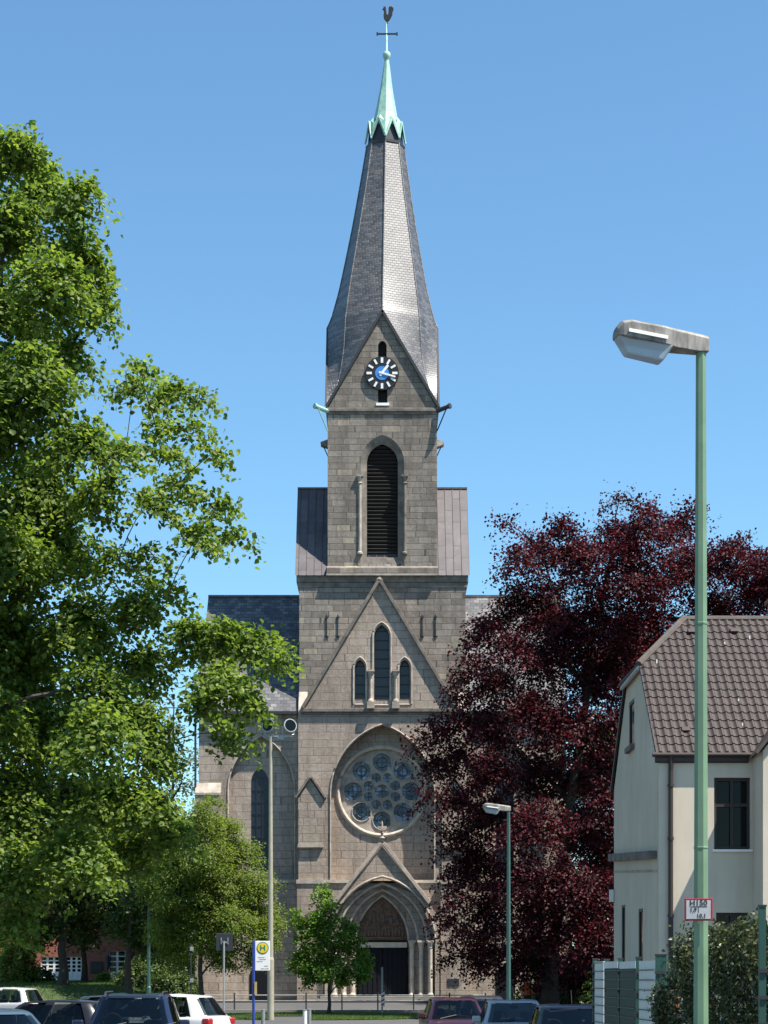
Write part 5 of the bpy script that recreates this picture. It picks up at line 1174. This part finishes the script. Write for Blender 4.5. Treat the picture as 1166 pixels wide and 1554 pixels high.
        for yy in (yf+L*.19, yr-L*.19):
            b = B(); xw = s*(w-.09); 
            b.tube([(xw-.1, yy, .31), (xw+.1, yy, .31)], .31, 22); wl = mk(b, 'wheel', M['rubber'], bevel=.03)
            b = B(); b.tube([(xw+s*.095, yy, .31), (xw+s*.115, yy, .31)], .2, 16); mk(b, 'rim', M['rim'], wl)
            b = B(); b.tube([(s*(w-.02), yy, .33), (s*(w+.006), yy, .33)], .37, 22); mk(b, 'wheel_arch', M['plastic'])
    b = B(); b.box(-w*.35, w*.35, yf-.012, yf+.05, .42, .56); mk(b, 'grille', M['plastic'], bevel=.01)
    for yy, zz in ((yf-.02, .33), (yr+.005, .6)): b = B(); b.box(-.26, .26, yy-.01, yy+.01, zz-.055, zz+.055); mk(b, 'number_plate', M['white'])
    b = B()
    for s in (-.3, .25): b.tube([(s*W*.9, A+.02, belt+.02), (s*W*.9+.42, A+.14, belt+.11)], .012, 5)
    mk(b, 'wiper', M['plastic'])
    if rails:
        for s in (-1, 1): b = B(); b.tube([(s*wr*.86, Bf+.1, H-.05), (s*wr*.86, Bf+.4, H+.045), (s*wr*.86, Br-.45, H+.045), (s*wr*.86, Br-.15, H-.05)], .02, 6); mk(b, 'roof_rail', M['plastic'])
    if antenna: b = B(); b.tube([(0, Bf+.3, H+.03), (0, Bf+.45, H+.28)], .006, 5); mk(b, 'antenna', M['plastic'])
    for yy in (Bf+.45, Bf+1.3):
        for s in (-.22, .22):
            b = B(); b.box(s*W-.23, s*W+.23, yy, yy+.14, belt-.25, H-.48); b.box(s*W-.12, s*W+.12, yy+.02, yy+.11, H-.46, H-.28); mk(b, 'seat', M['plastic'], bevel=.05)
    b = B(); b.box(-w*.82, w*.82, A+.3, Br-.05, belt+.03, belt+.045); mk(b, 'interior', M['plastic'])
    b = B(); b.bar((-.1, Bf+.1, H-.16), (.1, Bf+.1, H-.16), .03, .07); mk(b, 'rear_view_mirror', M['plastic'])
    b = B(); b.tube([(-.36+.17*math.cos(k*PI/8), A+.75+.05*math.sin(k*PI/8), belt+.1+.17*math.sin(k*PI/8)) for k in range(17)], .015, 6); mk(b, 'steering_wheel', M['plastic'])
    return t
def at(px, D): return c(px, D), D
x, y = at(696, 51); car('dark red car, leftmost of the cars parked at the right', x-.1, y, .05, M['p_red'], L=3.9, W=1.66, H=1.40)
x, y = at(735, 56); car('dark grey car half hidden between the red car and the silver one', x, y+1, .03, M['p_grey'], L=4.0, W=1.68, H=1.38)
x, y = at(779, 48); car('silver car between the dark red car and the navy one', x, y, .02, M['p_silver'], L=4.4, W=1.76, H=1.37, kind='sedan')
x, y = at(868, 37); car('navy car nearest the white screen fence', x, y, 0, M['p_navy'], L=4.2, W=1.76, H=1.40, kind='sedan')
x, y = at(205, 37); car('dark blue people carrier with roof rails in the left foreground', x, y, .06, M['p_blue'], L=4.3, W=1.80, H=1.60, kind='mpv', rails=True)
x, y = at(230, 52); car('white hatchback seen side-on with its red tail light toward the bus stop', x, y, PI/2+PI-.35, M['p_white'], L=4.1, W=1.75, H=1.47)
x, y = at(58, 43); car('black hatchback side-on at the lower left', x, y, PI/2+PI-.25, M['p_black'], L=3.9, W=1.66, H=1.42)
x, y = at(130, 55); car('dark grey estate car behind the black hatchback', x+.2, y, PI/2+PI-.1, M['p_grey'], L=4.3, W=1.7, H=1.43, kind='suv')
x, y = at(-10, 31); car('grey blue car cut by the lower left corner', x, y, .5, M['p_sky'], L=4.3, W=1.74, H=1.40, kind='sedan')
x, y = at(-8, 80); car('white estate car far left below the lawn bank, its tree shade put into silver paint', x, y, PI/2+PI-.35, M['p_silver'], L=4.2, W=1.7, H=1.52, kind='suv')  # silver paint on a white car stands for the tree shade over it
